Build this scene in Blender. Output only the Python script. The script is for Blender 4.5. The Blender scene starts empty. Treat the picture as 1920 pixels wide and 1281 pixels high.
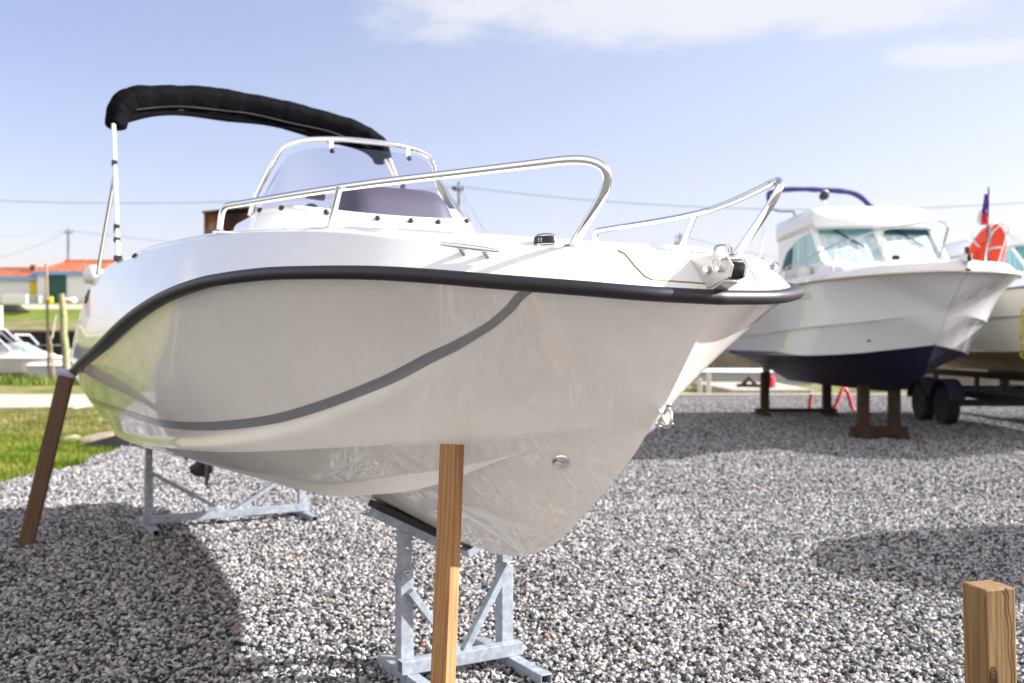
import bpy, bmesh, math, random
import numpy as np
from mathutils import Vector, Matrix
random.seed(7); rng = np.random.default_rng(7)
sc = bpy.context.scene
col = sc.collection
PI = math.pi
R = math.radians

# ------------------------------------------------------------------ helpers
class MB:
    """collects shapes and links them as ONE mesh object"""
    def __init__(s): s.v = []; s.f = []; s.m = []
    def add(s, vs, fs, mi=0):
        o = len(s.v)
        s.v += [tuple(p) for p in vs]
        s.f += [tuple(i + o for i in f) for f in fs]
        s.m += [mi] * len(fs); return s
    def box(s, c, d, M=None, mi=0, top=1.0):
        x, y, z = d[0] / 2, d[1] / 2, d[2] / 2
        p = [Vector((sx * x * (top if sz > 0 else 1), sy * y * (top if sz > 0 else 1), sz * z)) for sz in (-1, 1) for sy in (-1, 1) for sx in (-1, 1)]
        if M is not None: p = [M @ q for q in p]
        p = [q + Vector(c) for q in p]
        return s.add(p, [(0, 2, 3, 1), (4, 5, 7, 6), (0, 1, 5, 4), (2, 6, 7, 3), (0, 4, 6, 2), (1, 3, 7, 5)], mi)
    def bar(s, a, b, w, h, up=(0, 0, 1), mi=0, open_tube=False):
        a = Vector(a); b = Vector(b); d = (b - a).normalized(); up = Vector(up)
        x = d.cross(up)
        if x.length < 1e-4: x = d.cross(Vector((1, 0, 0)))
        x.normalize(); y = x.cross(d).normalized()
        ring = [(-w/2, -h/2), (w/2, -h/2), (w/2, h/2), (-w/2, h/2)]
        vs = [p + x * i + y * j for p in (a, b) for i, j in ring]
        fs = [(0, 1, 5, 4), (1, 2, 6, 5), (2, 3, 7, 6), (3, 0, 4, 7)]
        if open_tube:
            t = .004
            r2 = [(-w/2 + t, -h/2 + t), (w/2 - t, -h/2 + t), (w/2 - t, h/2 - t), (-w/2 + t, h/2 - t)]
            vs += [p + x * i + y * j for p in (a, b) for i, j in r2]
            fs += [(9, 8, 12, 13), (10, 9, 13, 14), (11, 10, 14, 15), (8, 11, 15, 12)]
            for k in range(4):
                n = (k + 1) % 4
                fs += [(k, 8 + k, 8 + n, n), (4 + k, 4 + n, 12 + n, 12 + k)]
        else:
            fs += [(3, 2, 1, 0), (4, 5, 6, 7)]
        return s.add(vs, fs, mi)
    def tube(s, pts, r, n=12, cap=True, closed=False, mi=0, prof=None):
        pts = [Vector(p) for p in pts]; N = len(pts)
        rs = r if hasattr(r, '__len__') else [r] * N
        T = []
        for i in range(N):
            if closed: t = pts[(i + 1) % N] - pts[i - 1]
            else: t = pts[min(i + 1, N - 1)] - pts[max(i - 1, 0)]
            T.append(t.normalized())
        up = Vector((0, 0, 1)) if abs(T[0].z) < .9 else Vector((1, 0, 0))
        x = T[0].cross(up).normalized(); vs = []
        if prof is None: prof = [(math.cos(2*PI*k/n), math.sin(2*PI*k/n)) for k in range(n)]
        n = len(prof)
        for i in range(N):
            x = (x - T[i] * x.dot(T[i])).normalized(); y = x.cross(T[i])
            vs += [pts[i] + (x * a + y * b) * rs[i] for a, b in prof]
        fs = []
        for i in range(N if closed else N - 1):
            j = (i + 1) % N
            for k in range(n):
                k2 = (k + 1) % n
                fs.append((i*n + k, i*n + k2, j*n + k2, j*n + k))
        if cap and not closed:
            fs += [tuple(range(n))[::-1], tuple((N-1)*n + k for k in range(n))]
        return s.add(vs, fs, mi)
    def lathe(s, c, prof, n=20, M=None, mi=0):
        vs = []; fs = []
        for r, z in prof:
            for k in range(n):
                p = Vector((r * math.cos(2*PI*k/n), r * math.sin(2*PI*k/n), z))
                vs.append((M @ p if M is not None else p) + Vector(c))
        for i in range(len(prof) - 1):
            for k in range(n):
                k2 = (k + 1) % n
                fs.append((i*n + k, i*n + k2, (i+1)*n + k2, (i+1)*n + k))
        fs += [tuple(range(n))[::-1], tuple((len(prof)-1)*n + k for k in range(n))]
        return s.add(vs, fs, mi)
    def grid(s, rows, close=False, flip=False, mi=0):
        n = len(rows[0]); vs = [p for r in rows for p in r]; fs = []
        for i in range(len(rows) - 1):
            for k in range(n if close else n - 1):
                k2 = (k + 1) % n
                q = (i*n + k, i*n + k2, (i+1)*n + k2, (i+1)*n + k)
                fs.append(q[::-1] if flip else q)
        return s.add(vs, fs, mi)
    def prism(s, poly, axis_vec, mi=0):
        n = len(poly); a = Vector(axis_vec)
        vs = [Vector(p) for p in poly] + [Vector(p) + a for p in poly]
        fs = [tuple(range(n))[::-1], tuple(range(n, 2*n))] + [(k, (k+1) % n, n + (k+1) % n, n + k) for k in range(n)]
        return s.add(vs, fs, mi)
    def build(s, name, mat, parent=None, smooth=None, bevel=0, merge=0, loc=None):
        me = bpy.data.meshes.new(name)
        me.from_pydata(s.v, [], s.f)
        mats = mat if isinstance(mat, (list, tuple)) else [mat]
        for m in mats: me.materials.append(m)
        if len(mats) > 1: me.polygons.foreach_set('material_index', s.m)
        bm = bmesh.new(); bm.from_mesh(me)
        if merge: bmesh.ops.remove_doubles(bm, verts=bm.verts, dist=merge)
        bmesh.ops.recalc_face_normals(bm, faces=bm.faces)
        bm.to_mesh(me); bm.free()
        if smooth is not None:
            me.polygons.foreach_set('use_smooth', [True] * len(me.polygons))
            me.set_sharp_from_angle(angle=R(smooth))
        o = bpy.data.objects.new(name, me); col.objects.link(o)
        if parent is not None: o.parent = parent
        if loc is not None: o.location = loc
        if bevel:
            b = o.modifiers.new('bevel', 'BEVEL'); b.width = bevel; b.segments = 2; b.limit_method = 'ANGLE'; b.angle_limit = R(40)
        return o

def each(self, name, mat, parent=None, **kw):
    """one object per loose piece"""
    par = list(range(len(self.v)))
    def find(a):
        while par[a] != a: par[a] = par[par[a]]; a = par[a]
        return a
    for f in self.f:
        for k in f[1:]: par[find(k)] = find(f[0])
    groups = {}
    for f in self.f: groups.setdefault(find(f[0]), []).append(f)
    out = []
    for fs in groups.values():
        m = MB(); ix = {}
        for f in fs:
            for k in f:
                if k not in ix: ix[k] = len(m.v); m.v.append(self.v[k])
        m.f = [tuple(ix[k] for k in f) for f in fs]; m.m = [0] * len(m.f)
        out.append(m.build(name, mat, parent, **kw))
    return out
MB.each = each

def tag(o, label=None, cat=None, group=None, kind=None):
    if label: o['label'] = label
    if cat: o['category'] = cat
    if group: o['group'] = group
    if kind: o['kind'] = kind
    return o
def empty(name, loc, rz=0):
    o = bpy.data.objects.new(name, None); o.location = loc; o.rotation_euler = (0, 0, rz)
    o.empty_display_size = .2; col.objects.link(o); return o

def pch(U, V):
    U = np.array(U, float); V = np.array(V, float); h = np.diff(U); d = np.diff(V) / h
    m = np.zeros(len(U)); m[0] = d[0]; m[-1] = d[-1]
    for i in range(1, len(U) - 1):
        if d[i-1] * d[i] > 0:
            w1 = 2*h[i] + h[i-1]; w2 = h[i] + 2*h[i-1]; m[i] = (w1 + w2) / (w1/d[i-1] + w2/d[i])
    def g(x):
        x = min(max(float(x), U[0]), U[-1])
        i = int(np.clip(np.searchsorted(U, x) - 1, 0, len(U) - 2)); t = (x - U[i]) / h[i]
        return float((2*t**3 - 3*t*t + 1)*V[i] + (t**3 - 2*t*t + t)*h[i]*m[i] + (-2*t**3 + 3*t*t)*V[i+1] + (t**3 - t*t)*h[i]*m[i+1])
    return g
def sstep(a, b, x):
    t = min(max((x - a) / (b - a), 0), 1); return t*t*(3 - 2*t)
def spline(pts, n=8, closed=False):
    P = [Vector(p) for p in pts]; out = []; N = len(P)
    rngi = range(N if closed else N - 1)
    for i in rngi:
        if closed: p0, p1, p2, p3 = P[i-1], P[i], P[(i+1) % N], P[(i+2) % N]
        else: p0, p1, p2, p3 = P[max(i-1, 0)], P[i], P[i+1], P[min(i+2, N-1)]
        for k in range(n):
            t = k / n
            out.append(.5 * ((2*p1) + (p2 - p0)*t + (2*p0 - 5*p1 + 4*p2 - p3)*t*t + (3*p1 - p0 - 3*p2 + p3)*t**3))
    if not closed: out.append(P[-1])
    return out
def rounded(pts, rad, n=6):
    """polyline with rounded corners"""
    P = [Vector(p) for p in pts]; out = [P[0]]
    rads = rad if hasattr(rad, '__len__') else [rad] * len(P)
    for i in range(1, len(P) - 1):
        a, b, c = P[i-1], P[i], P[i+1]; r = rads[i]
        d1 = min(r, (a - b).length * .48); d2 = min(r, (c - b).length * .48)
        p = b + (a - b).normalized() * d1; q = b + (c - b).normalized() * d2
        for k in range(n + 1):
            t = k / n; out.append(p*(1-t)**2 + b*2*t*(1-t) + q*t*t)
    out.append(P[-1]); return out
def dense(pts, step):
    out = [Vector(pts[0])]
    for a, b in zip(pts[:-1], pts[1:]):
        a = Vector(a); b = Vector(b); n = max(1, int((b - a).length / step))
        out += [a.lerp(b, (k + 1) / n) for k in range(n)]
    return out

# ------------------------------------------------------------------ materials
def new_mat(name):
    m = bpy.data.materials.new(name); m.use_nodes = True
    nt = m.node_tree; return m, nt, nt.nodes['Principled BSDF']
def mat(name, c, rough=.5, metal=0, coat=0, spec=.5, noise=0, nscale=8, bump=0, bscale=40, emis=None):
    m, nt, b = new_mat(name)
    b.inputs['Base Color'].default_value = (*c, 1); b.inputs['Roughness'].default_value = rough
    b.inputs['Metallic'].default_value = metal; b.inputs['Coat Weight'].default_value = coat
    b.inputs['Coat Roughness'].default_value = .04
    b.inputs['Specular IOR Level'].default_value = spec
    N = nt.nodes; L = nt.links
    if noise or bump:
        tc = N.new('ShaderNodeTexCoord')
    if noise:
        n = N.new('ShaderNodeTexNoise'); n.inputs['Scale'].default_value = nscale; n.inputs['Detail'].default_value = 6; n.inputs['Roughness'].default_value = .65
        L.new(tc.outputs['Object'], n.inputs['Vector'])
        r = N.new('ShaderNodeMapRange'); r.inputs['From Min'].default_value = .3; r.inputs['From Max'].default_value = .7
        r.inputs['To Min'].default_value = 1 - noise; r.inputs['To Max'].default_value = 1 + noise
        L.new(n.outputs['Fac'], r.inputs['Value'])
        mx = N.new('ShaderNodeMix'); mx.data_type = 'RGBA'; mx.blend_type = 'MULTIPLY'; mx.inputs[0].default_value = 1
        mx.inputs[6].default_value = (*c, 1); L.new(r.outputs[0], mx.inputs[7]); L.new(mx.outputs[2], b.inputs['Base Color'])
        r2 = N.new('ShaderNodeMapRange'); r2.inputs['To Min'].default_value = max(0, rough - .08); r2.inputs['To Max'].default_value = rough + .1
        L.new(n.outputs['Fac'], r2.inputs['Value']); L.new(r2.outputs[0], b.inputs['Roughness'])
    if bump:
        n2 = N.new('ShaderNodeTexNoise'); n2.inputs['Scale'].default_value = bscale; n2.inputs['Detail'].default_value = 5
        L.new(tc.outputs['Object'], n2.inputs['Vector'])
        bp = N.new('ShaderNodeBump'); bp.inputs['Strength'].default_value = bump; bp.inputs['Distance'].default_value = .02
        L.new(n2.outputs['Fac'], bp.inputs['Height']); L.new(bp.outputs[0], b.inputs['Normal'])
    return m

def ramp(nt, fac, stops):
    r = nt.nodes.new('ShaderNodeValToRGB'); e = r.color_ramp.elements
    while len(e) < len(stops): e.new(.5)
    for k, (p, c) in enumerate(stops): e[k].position = p; e[k].color = (*c, 1)
    nt.links.new(fac, r.inputs[0]); return r

def gelcoat_mat(name, c, rough=.1):
    m, nt, b = new_mat(name); N = nt.nodes; L = nt.links
    tc = N.new('ShaderNodeTexCoord')
    n = N.new('ShaderNodeTexNoise'); n.inputs['Scale'].default_value = 3.5; n.inputs['Detail'].default_value = 8; n.inputs['Roughness'].default_value = .7
    L.new(tc.outputs['Object'], n.inputs['Vector'])
    mp = N.new('ShaderNodeMapping'); mp.inputs['Scale'].default_value = (6, 6, .6); L.new(tc.outputs['Object'], mp.inputs[0])
    n2 = N.new('ShaderNodeTexNoise'); n2.inputs['Scale'].default_value = 5; n2.inputs['Detail'].default_value = 6; L.new(mp.outputs[0], n2.inputs['Vector'])
    mul = N.new('ShaderNodeMath'); mul.operation = 'ADD'; L.new(n.outputs['Fac'], mul.inputs[0]); L.new(n2.outputs['Fac'], mul.inputs[1])
    r = ramp(nt, mul.outputs[0], [(.35, tuple(x*.93 for x in c)), (.65, c)])
    mr = N.new('ShaderNodeMapRange'); mr.inputs[1].default_value = .7; mr.inputs[2].default_value = 1.3; L.new(mul.outputs[0], mr.inputs[0])
    mr.inputs[3].default_value = .94; mr.inputs[4].default_value = 1.0
    mx = N.new('ShaderNodeMix'); mx.data_type = 'RGBA'; mx.blend_type = 'MULTIPLY'; mx.inputs[0].default_value = 1; mx.inputs[6].default_value = (*c, 1)
    L.new(mr.outputs[0], mx.inputs[7]); L.new(mx.outputs[2], b.inputs['Base Color'])
    b.inputs['Roughness'].default_value = rough; b.inputs['Specular IOR Level'].default_value = .2; b.inputs['Coat Weight'].default_value = .8; b.inputs['Coat Roughness'].default_value = .045
    n3 = N.new('ShaderNodeTexNoise'); n3.inputs['Scale'].default_value = 2.2; n3.inputs['Detail'].default_value = 3; L.new(tc.outputs['Object'], n3.inputs['Vector'])
    bp = N.new('ShaderNodeBump'); bp.inputs['Strength'].default_value = .010; bp.inputs['Distance'].default_value = .02
    L.new(n3.outputs['Fac'], bp.inputs['Height']); L.new(bp.outputs[0], b.inputs['Normal']); L.new(bp.outputs[0], b.inputs['Coat Normal'])
    return m

def wood_mat(name, c1, c2, knots=True):
    m, nt, b = new_mat(name); N = nt.nodes; L = nt.links
    tc = N.new('ShaderNodeTexCoord')
    mp = N.new('ShaderNodeMapping'); mp.inputs['Scale'].default_value = (1, 1, .05); L.new(tc.outputs['Object'], mp.inputs[0])
    nz = N.new('ShaderNodeTexNoise'); nz.inputs['Scale'].default_value = 10; nz.inputs['Detail'].default_value = 3; L.new(mp.outputs[0], nz.inputs['Vector'])
    vo = N.new('ShaderNodeTexVoronoi'); vo.inputs['Scale'].default_value = 4.2; L.new(tc.outputs['Object'], vo.inputs['Vector'])
    kn = N.new('ShaderNodeMapRange'); kn.inputs[1].default_value = 0; kn.inputs[2].default_value = .3; kn.inputs[3].default_value = .9; kn.inputs[4].default_value = 0
    kn.interpolation_type = 'SMOOTHSTEP'; L.new(vo.outputs['Distance'], kn.inputs[0])
    ad = N.new('ShaderNodeMath'); ad.operation = 'MULTIPLY_ADD'; L.new(kn.outputs[0], ad.inputs[0]); ad.inputs[1].default_value = .5; L.new(nz.outputs['Fac'], ad.inputs[2])
    sx = N.new('ShaderNodeSeparateXYZ'); L.new(tc.outputs['Object'], sx.inputs[0])
    s2 = N.new('ShaderNodeMath'); s2.operation = 'MULTIPLY_ADD'; L.new(sx.outputs['X'], s2.inputs[0]); s2.inputs[1].default_value = 6; L.new(ad.outputs[0], s2.inputs[2])
    s3 = N.new('ShaderNodeMath'); s3.operation = 'MULTIPLY_ADD'; L.new(sx.outputs['Y'], s3.inputs[0]); s3.inputs[1].default_value = 4; L.new(s2.outputs[0], s3.inputs[2])
    s4 = N.new('ShaderNodeMath'); s4.operation = 'MULTIPLY'; s4.inputs[1].default_value = 55; L.new(s3.outputs[0], s4.inputs[0])
    si = N.new('ShaderNodeMath'); si.operation = 'SINE'; L.new(s4.outputs[0], si.inputs[0])
    mr = N.new('ShaderNodeMapRange'); mr.inputs[1].default_value = -1; mr.inputs[2].default_value = 1; L.new(si.outputs[0], mr.inputs[0])
    r = ramp(nt, mr.outputs[0], [(0, c1), (.5, tuple((a*.6 + d*.4) for a, d in zip(c1, c2))), (1, c2)])
    mp2 = N.new('ShaderNodeMapping'); mp2.inputs['Scale'].default_value = (1, 1, .12); L.new(tc.outputs['Object'], mp2.inputs[0])
    n5 = N.new('ShaderNodeTexNoise'); n5.inputs['Scale'].default_value = 120; n5.inputs['Detail'].default_value = 4; L.new(mp2.outputs[0], n5.inputs['Vector'])
    m5 = N.new('ShaderNodeMapRange'); m5.inputs[3].default_value = .75; m5.inputs[4].default_value = 1.2; L.new(n5.outputs['Fac'], m5.inputs[0])
    mk = N.new('ShaderNodeMix'); mk.data_type = 'RGBA'; mk.blend_type = 'MULTIPLY'; mk.inputs[0].default_value = 1; L.new(r.outputs[0], mk.inputs[6]); L.new(m5.outputs[0], mk.inputs[7])
    dk = N.new('ShaderNodeMapRange'); dk.inputs[1].default_value = .03; dk.inputs[2].default_value = .16; dk.inputs[3].default_value = .45; dk.inputs[4].default_value = 1; L.new(vo.outputs['Distance'], dk.inputs[0])
    mk2 = N.new('ShaderNodeMix'); mk2.data_type = 'RGBA'; mk2.blend_type = 'MULTIPLY'; mk2.inputs[0].default_value = 1 if knots else 0; L.new(mk.outputs[2], mk2.inputs[6]); L.new(dk.outputs[0], mk2.inputs[7])
    nw = N.new('ShaderNodeTexNoise'); nw.inputs['Scale'].default_value = 5; nw.inputs['Detail'].default_value = 7; nw.inputs['Roughness'].default_value = .7; L.new(tc.outputs['Object'], nw.inputs['Vector'])
    wr = N.new('ShaderNodeMapRange'); wr.inputs[1].default_value = .42; wr.inputs[2].default_value = .75; wr.inputs[3].default_value = 0; wr.inputs[4].default_value = .6; L.new(nw.outputs['Fac'], wr.inputs[0])
    gw = N.new('ShaderNodeMix'); gw.data_type = 'RGBA'; L.new(wr.outputs[0], gw.inputs[0]); L.new(mk2.outputs[2], gw.inputs[6]); gw.inputs[7].default_value = (*[(x*.55 + sum(c1)/3*.35) for x in c1], 1)
    L.new(gw.outputs[2], b.inputs['Base Color']); b.inputs['Roughness'].default_value = .7
    bp = N.new('ShaderNodeBump'); bp.inputs['Strength'].default_value = .25; bp.inputs['Distance'].default_value = .004; L.new(n5.outputs['Fac'], bp.inputs['Height']); L.new(bp.outputs[0], b.inputs['Normal'])
    return m

def glass_mat(name, tint, refl=.06):
    m, nt, b = new_mat(name); N = nt.nodes; L = nt.links
    N.remove(b); out = N['Material Output']
    t = N.new('ShaderNodeBsdfTransparent'); t.inputs[0].default_value = (*tint, 1)
    g = N.new('ShaderNodeBsdfGlossy'); g.inputs['Roughness'].default_value = .02; g.inputs[0].default_value = (1, 1, 1, 1)
    fr = N.new('ShaderNodeFresnel'); fr.inputs[0].default_value = 1.45
    ad = N.new('ShaderNodeMath'); ad.operation = 'ADD'; ad.inputs[1].default_value = refl; L.new(fr.outputs[0], ad.inputs[0])
    mx = N.new('ShaderNodeMixShader'); L.new(ad.outputs[0], mx.inputs[0]); L.new(t.outputs[0], mx.inputs[1]); L.new(g.outputs[0], mx.inputs[2])
    L.new(mx.outputs[0], out.inputs[0]); return m

M = {}
M['gel'] = gelcoat_mat('gelcoat_white', (.90, .855, .78), .25)
M['deck'] = gelcoat_mat('deck_white', (.84, .835, .82), .2)
M['stripe'] = mat('stripe_grey', (.25, .245, .255), .2, coat=.2)
M['rubber'] = mat('rub_rail_rubber', (.011, .010, .015), .45, noise=.15, nscale=30)
M['black'] = mat('black_plastic', (.012, .012, .013), .38)
M['blackcloth'] = mat('black_canvas', (.0028, .0028, .0035), .8, spec=.06, noise=.25, nscale=14, bump=.4, bscale=18)
M['bluecloth'] = mat('blue_canvas', (.045, .035, .16), .85, bump=.5, bscale=14)
M['chrome'] = mat('polished_steel', (.83, .82, .8), .07, metal=1)
M['steel'] = mat('brushed_steel', (.72, .71, .70), .22, metal=1)
M['alu'] = mat('white_aluminium', (.72, .71, .70), .3, metal=.35)
M['rollersteel'] = mat('satin_steel', (.60, .59, .56), .32, metal=.35)
M['tint'] = glass_mat('tinted_acrylic', (.84, .82, .905), .03)
M['cowl'] = mat('charcoal_vinyl', (.065, .055, .075), .55)
M['yellowseam'] = mat('hatch_seam', (.30, .22, .08), .6)
M['galv'] = mat('galvanised_steel', (.33, .37, .42), .45, metal=.35, noise=.30, nscale=30)
M['timber'] = wood_mat('sawn_pine', (.40, .20, .065), (.27, .115, .033))
M['timber_dark'] = wood_mat('stained_pine', (.165, .092, .044), (.10, .052, .024))
M['timber_post'] = wood_mat('treated_pine', (.26, .15, .042), (.15, .075, .02))
M['crack'] = mat('wood_split', (.07, .032, .010), .9)
M['rust'] = mat('rust_timber', (.042, .020, .011), .8, noise=.5, nscale=9)
M['navy'] = mat('navy_antifouling', (.007, .004, .026), .5, noise=.15, nscale=4)
M['purple'] = mat('violet_bootstripe', (.05, .03, .17), .2, coat=.4)
M['b2white'] = gelcoat_mat('topside_white', (.76, .76, .77), .14)
M['b2deck'] = gelcoat_mat('cabin_white', (.80, .80, .79), .25)
M['cream'] = gelcoat_mat('cream_hull', (.66, .63, .54), .25)
M['yellowed'] = mat('stained_bottom', (.30, .20, .08), .7, noise=.4, nscale=3)
M['teal'] = mat('teal_curtain', (.16, .40, .43), .6, noise=.25, nscale=5)
M['tealdark'] = mat('teal_canvas', (.01, .10, .14), .6)
M['orange'] = mat('orange_vinyl', (.80, .055, .012), .45, noise=.1)
M['white'] = mat('plain_white', (.68, .68, .67), .5, noise=.06)
M['tyre'] = mat('tyre_rubber', (.016, .016, .017), .8)
M['mudguard'] = mat('blue_mudguard', (.02, .022, .055), .5)
M['darkmetal'] = mat('dark_metal', (.03, .03, .035), .5, metal=.6)
M['red'] = mat('red_hose', (.60, .03, .06), .4)
M['concrete'] = mat('concrete', (.36, .33, .28), .9, noise=.25, nscale=6, bump=.3)
M['weathered'] = mat('weathered_wood', (.23, .235, .12), .9, noise=.35, nscale=6, bump=.4, bscale=12)
M['dryreed'] = mat('dry_pole', (.27, .20, .12), .9, noise=.3)
M['wallwhite'] = mat('lime_wash', (.74, .74, .76), .9, noise=.07, nscale=3)
M['bluefascia'] = mat('blue_fascia', (.20, .34, .62), .6)
M['greendoor'] = mat('green_boards', (.005, .075, .06), .5)
M['yellowdoor'] = mat('yellow_boards', (.62, .46, .01), .5)
M['yellow'] = mat('yellow_plastic', (.50, .42, .02), .45)
M['grey'] = mat('grey_render', (.33, .33, .36), .9)
M['pipe'] = mat('cream_pipe', (.62, .58, .48), .6)
M['flagblue'] = mat('flag_blue', (.13, .05, .30), .8)
M['wire'] = mat('wire_grey', (.20, .21, .26), .7)
M['poleg'] = mat('pole_grey', (.14, .14, .17), .8)
M['pilehead'] = mat('pad_blue_grey', (.42, .42, .55), .5)

def corrug_mat():
    m, nt, b = new_mat('rusty_sheet'); N = nt.nodes; L = nt.links
    tc = N.new('ShaderNodeTexCoord')
    n = N.new('ShaderNodeTexNoise'); n.inputs['Scale'].default_value = 1.8; n.inputs['Detail'].default_value = 8; L.new(tc.outputs['Object'], n.inputs['Vector'])
    r = ramp(nt, n.outputs['Fac'], [(.38, (.018, .009, .008)), (.5, (.07, .02, .01)), (.6, (.17, .06, .015)), (.72, (.26, .18, .14))])
    L.new(r.outputs[0], b.inputs['Base Color']); b.inputs['Roughness'].default_value = .9; return m
M['rusty'] = corrug_mat()
def tile_mat(name, c1, c2, c3):
    m, nt, b = new_mat(name); N = nt.nodes; L = nt.links
    tc = N.new('ShaderNodeTexCoord')
    n = N.new('ShaderNodeTexNoise'); n.inputs['Scale'].default_value = 2.2; n.inputs['Detail'].default_value = 8; L.new(tc.outputs['Object'], n.inputs['Vector'])
    r = ramp(nt, n.outputs['Fac'], [(.35, c1), (.52, c2), (.7, c3)])
    w = N.new('ShaderNodeTexWave'); w.inputs['Scale'].default_value = 1.6; w.bands_direction = 'X'; L.new(tc.outputs['Object'], w.inputs['Vector'])
    bp = N.new('ShaderNodeBump'); bp.inputs['Strength'].default_value = .5; bp.inputs['Distance'].default_value = .1; L.new(w.outputs['Fac'], bp.inputs['Height']); L.new(bp.outputs[0], b.inputs['Normal'])
    L.new(r.outputs[0], b.inputs['Base Color']); b.inputs['Roughness'].default_value = .85; return m
M['tile'] = tile_mat('orange_tile', (.30, .065, .022), (.44, .11, .04), (.52, .17, .065))
M['tilemoss'] = tile_mat('mossy_tile', (.22, .06, .03), (.34, .09, .04), (.38, .17, .03))

# gravel
def gravel_color(nt, rnd):
    return ramp(nt, rnd, [(0, (.010, .010, .011)), (.17, (.040, .040, .043)), (.33, (.145, .143, .147)), (.55, (.30, .294, .298)), (.88, (.44, .432, .436)), (.975, (.60, .585, .575)), (.994, (.38, .29, .19)), (.9994, (.34, .15, .08))])
def stone_material():
    m, nt, b = new_mat('gravel_stone'); N = nt.nodes; L = nt.links
    oi = N.new('ShaderNodeObjectInfo'); r = gravel_color(nt, oi.outputs['Random']); r.color_ramp.interpolation = 'LINEAR'
    tc = N.new('ShaderNodeTexCoord'); n = N.new('ShaderNodeTexNoise'); n.inputs['Scale'].default_value = 2.5; n.inputs['Detail'].default_value = 4; L.new(tc.outputs['Object'], n.inputs['Vector'])
    mr = N.new('ShaderNodeMapRange'); mr.inputs[1].default_value = .3; mr.inputs[2].default_value = .7; mr.inputs[3].default_value = .75; mr.inputs[4].default_value = 1.2; L.new(n.outputs['Fac'], mr.inputs[0])
    mx = N.new('ShaderNodeMix'); mx.data_type = 'RGBA'; mx.blend_type = 'MULTIPLY'; mx.inputs[0].default_value = 1; L.new(r.outputs[0], mx.inputs[6]); L.new(mr.outputs[0], mx.inputs[7])
    L.new(mx.outputs[2], b.inputs['Base Color']); b.inputs['Roughness'].default_value = .75; b.inputs['Specular IOR Level'].default_value = .3
    return m
M['stone'] = stone_material()
def gravel_material(name='gravel_bed', hi=.42, lo=.05):
    m, nt, b = new_mat(name); N = nt.nodes; L = nt.links
    tc = N.new('ShaderNodeTexCoord')
    nz = N.new('ShaderNodeTexNoise'); nz.inputs['Scale'].default_value = 30; L.new(tc.outputs['Object'], nz.inputs['Vector'])
    ad = N.new('ShaderNodeMix'); ad.data_type = 'VECTOR'; ad.inputs[0].default_value = .02; L.new(tc.outputs['Object'], ad.inputs[4]); L.new(nz.outputs['Color'], ad.inputs[5])
    v = N.new('ShaderNodeTexVoronoi'); v.inputs['Scale'].default_value = 34; L.new(ad.outputs[1], v.inputs['Vector'])
    s = N.new('ShaderNodeSeparateColor'); L.new(v.outputs['Color'], s.inputs[0])
    r = gravel_color(nt, s.outputs[0])
    gap = N.new('ShaderNodeMapRange'); gap.inputs[1].default_value = .35; gap.inputs[2].default_value = .75; gap.inputs[3].default_value = hi; gap.inputs[4].default_value = lo; L.new(v.outputs['Distance'], gap.inputs[0])
    mx = N.new('ShaderNodeMix'); mx.data_type = 'RGBA'; mx.blend_type = 'MULTIPLY'; mx.inputs[0].default_value = 1; L.new(r.outputs[0], mx.inputs[6]); L.new(gap.outputs[0], mx.inputs[7])
    L.new(mx.outputs[2], b.inputs['Base Color']); b.inputs['Roughness'].default_value = .85
    inv = N.new('ShaderNodeMath'); inv.operation = 'SUBTRACT'; inv.inputs[0].default_value = 1; L.new(v.outputs['Distance'], inv.inputs[1])
    bp = N.new('ShaderNodeBump'); bp.inputs['Strength'].default_value = .9; bp.inputs['Distance'].default_value = .02; L.new(inv.outputs[0], bp.inputs['Height']); L.new(bp.outputs[0], b.inputs['Normal'])
    return m
M['gravel'] = gravel_material()
M['gravelyard'] = gravel_material('gravel_yard', .78, .16)
def grass_material(name, c1, c2, c3, scale=1.2):
    m, nt, b = new_mat(name); N = nt.nodes; L = nt.links
    tc = N.new('ShaderNodeTexCoord'); n = N.new('ShaderNodeTexNoise'); n.inputs['Scale'].default_value = scale; n.inputs['Detail'].default_value = 9; n.inputs['Roughness'].default_value = .7
    L.new(tc.outputs['Object'], n.inputs['Vector'])
    r = ramp(nt, n.outputs['Fac'], [(.36, c1), (.5, c2), (.64, c3)])
    L.new(r.outputs[0], b.inputs['Base Color']); b.inputs['Roughness'].default_value = .8; b.inputs['Specular IOR Level'].default_value = .15
    n2 = N.new('ShaderNodeTexNoise'); n2.inputs['Scale'].default_value = 25; n2.inputs['Detail'].default_value = 6; L.new(tc.outputs['Object'], n2.inputs['Vector'])
    bp = N.new('ShaderNodeBump'); bp.inputs['Strength'].default_value = .7; bp.inputs['Distance'].default_value = .05; L.new(n2.outputs['Fac'], bp.inputs['Height']); L.new(bp.outputs[0], b.inputs['Normal'])
    return m
M['lawn'] = grass_material('rough_lawn', (.085, .12, .02), (.18, .18, .05), (.27, .23, .11))
M['blade'] = grass_material('grass_blade', (.055, .105, .008), (.13, .185, .014), (.25, .24, .05), 1.6)
M['bank'] = grass_material('bank_grass', (.10, .12, .03), (.18, .17, .07), (.26, .22, .12), .5)
M['bankgreen'] = grass_material('bank_green', (.07, .13, .01), (.12, .18, .02), (.19, .20, .05), .6)
M['reed'] = grass_material('reed_leaf', (.08, .14, .02), (.20, .26, .05), (.36, .36, .12), .9)
M['mud'] = mat('mud', (.16, .135, .09), .8, noise=.3, nscale=2)
M['water'] = mat('creek_water', (.05, .055, .045), .06, bump=.2, bscale=3)
M['timberwall'] = mat('tarred_planks', (.014, .013, .011), .8, noise=.5, nscale=4)
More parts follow.
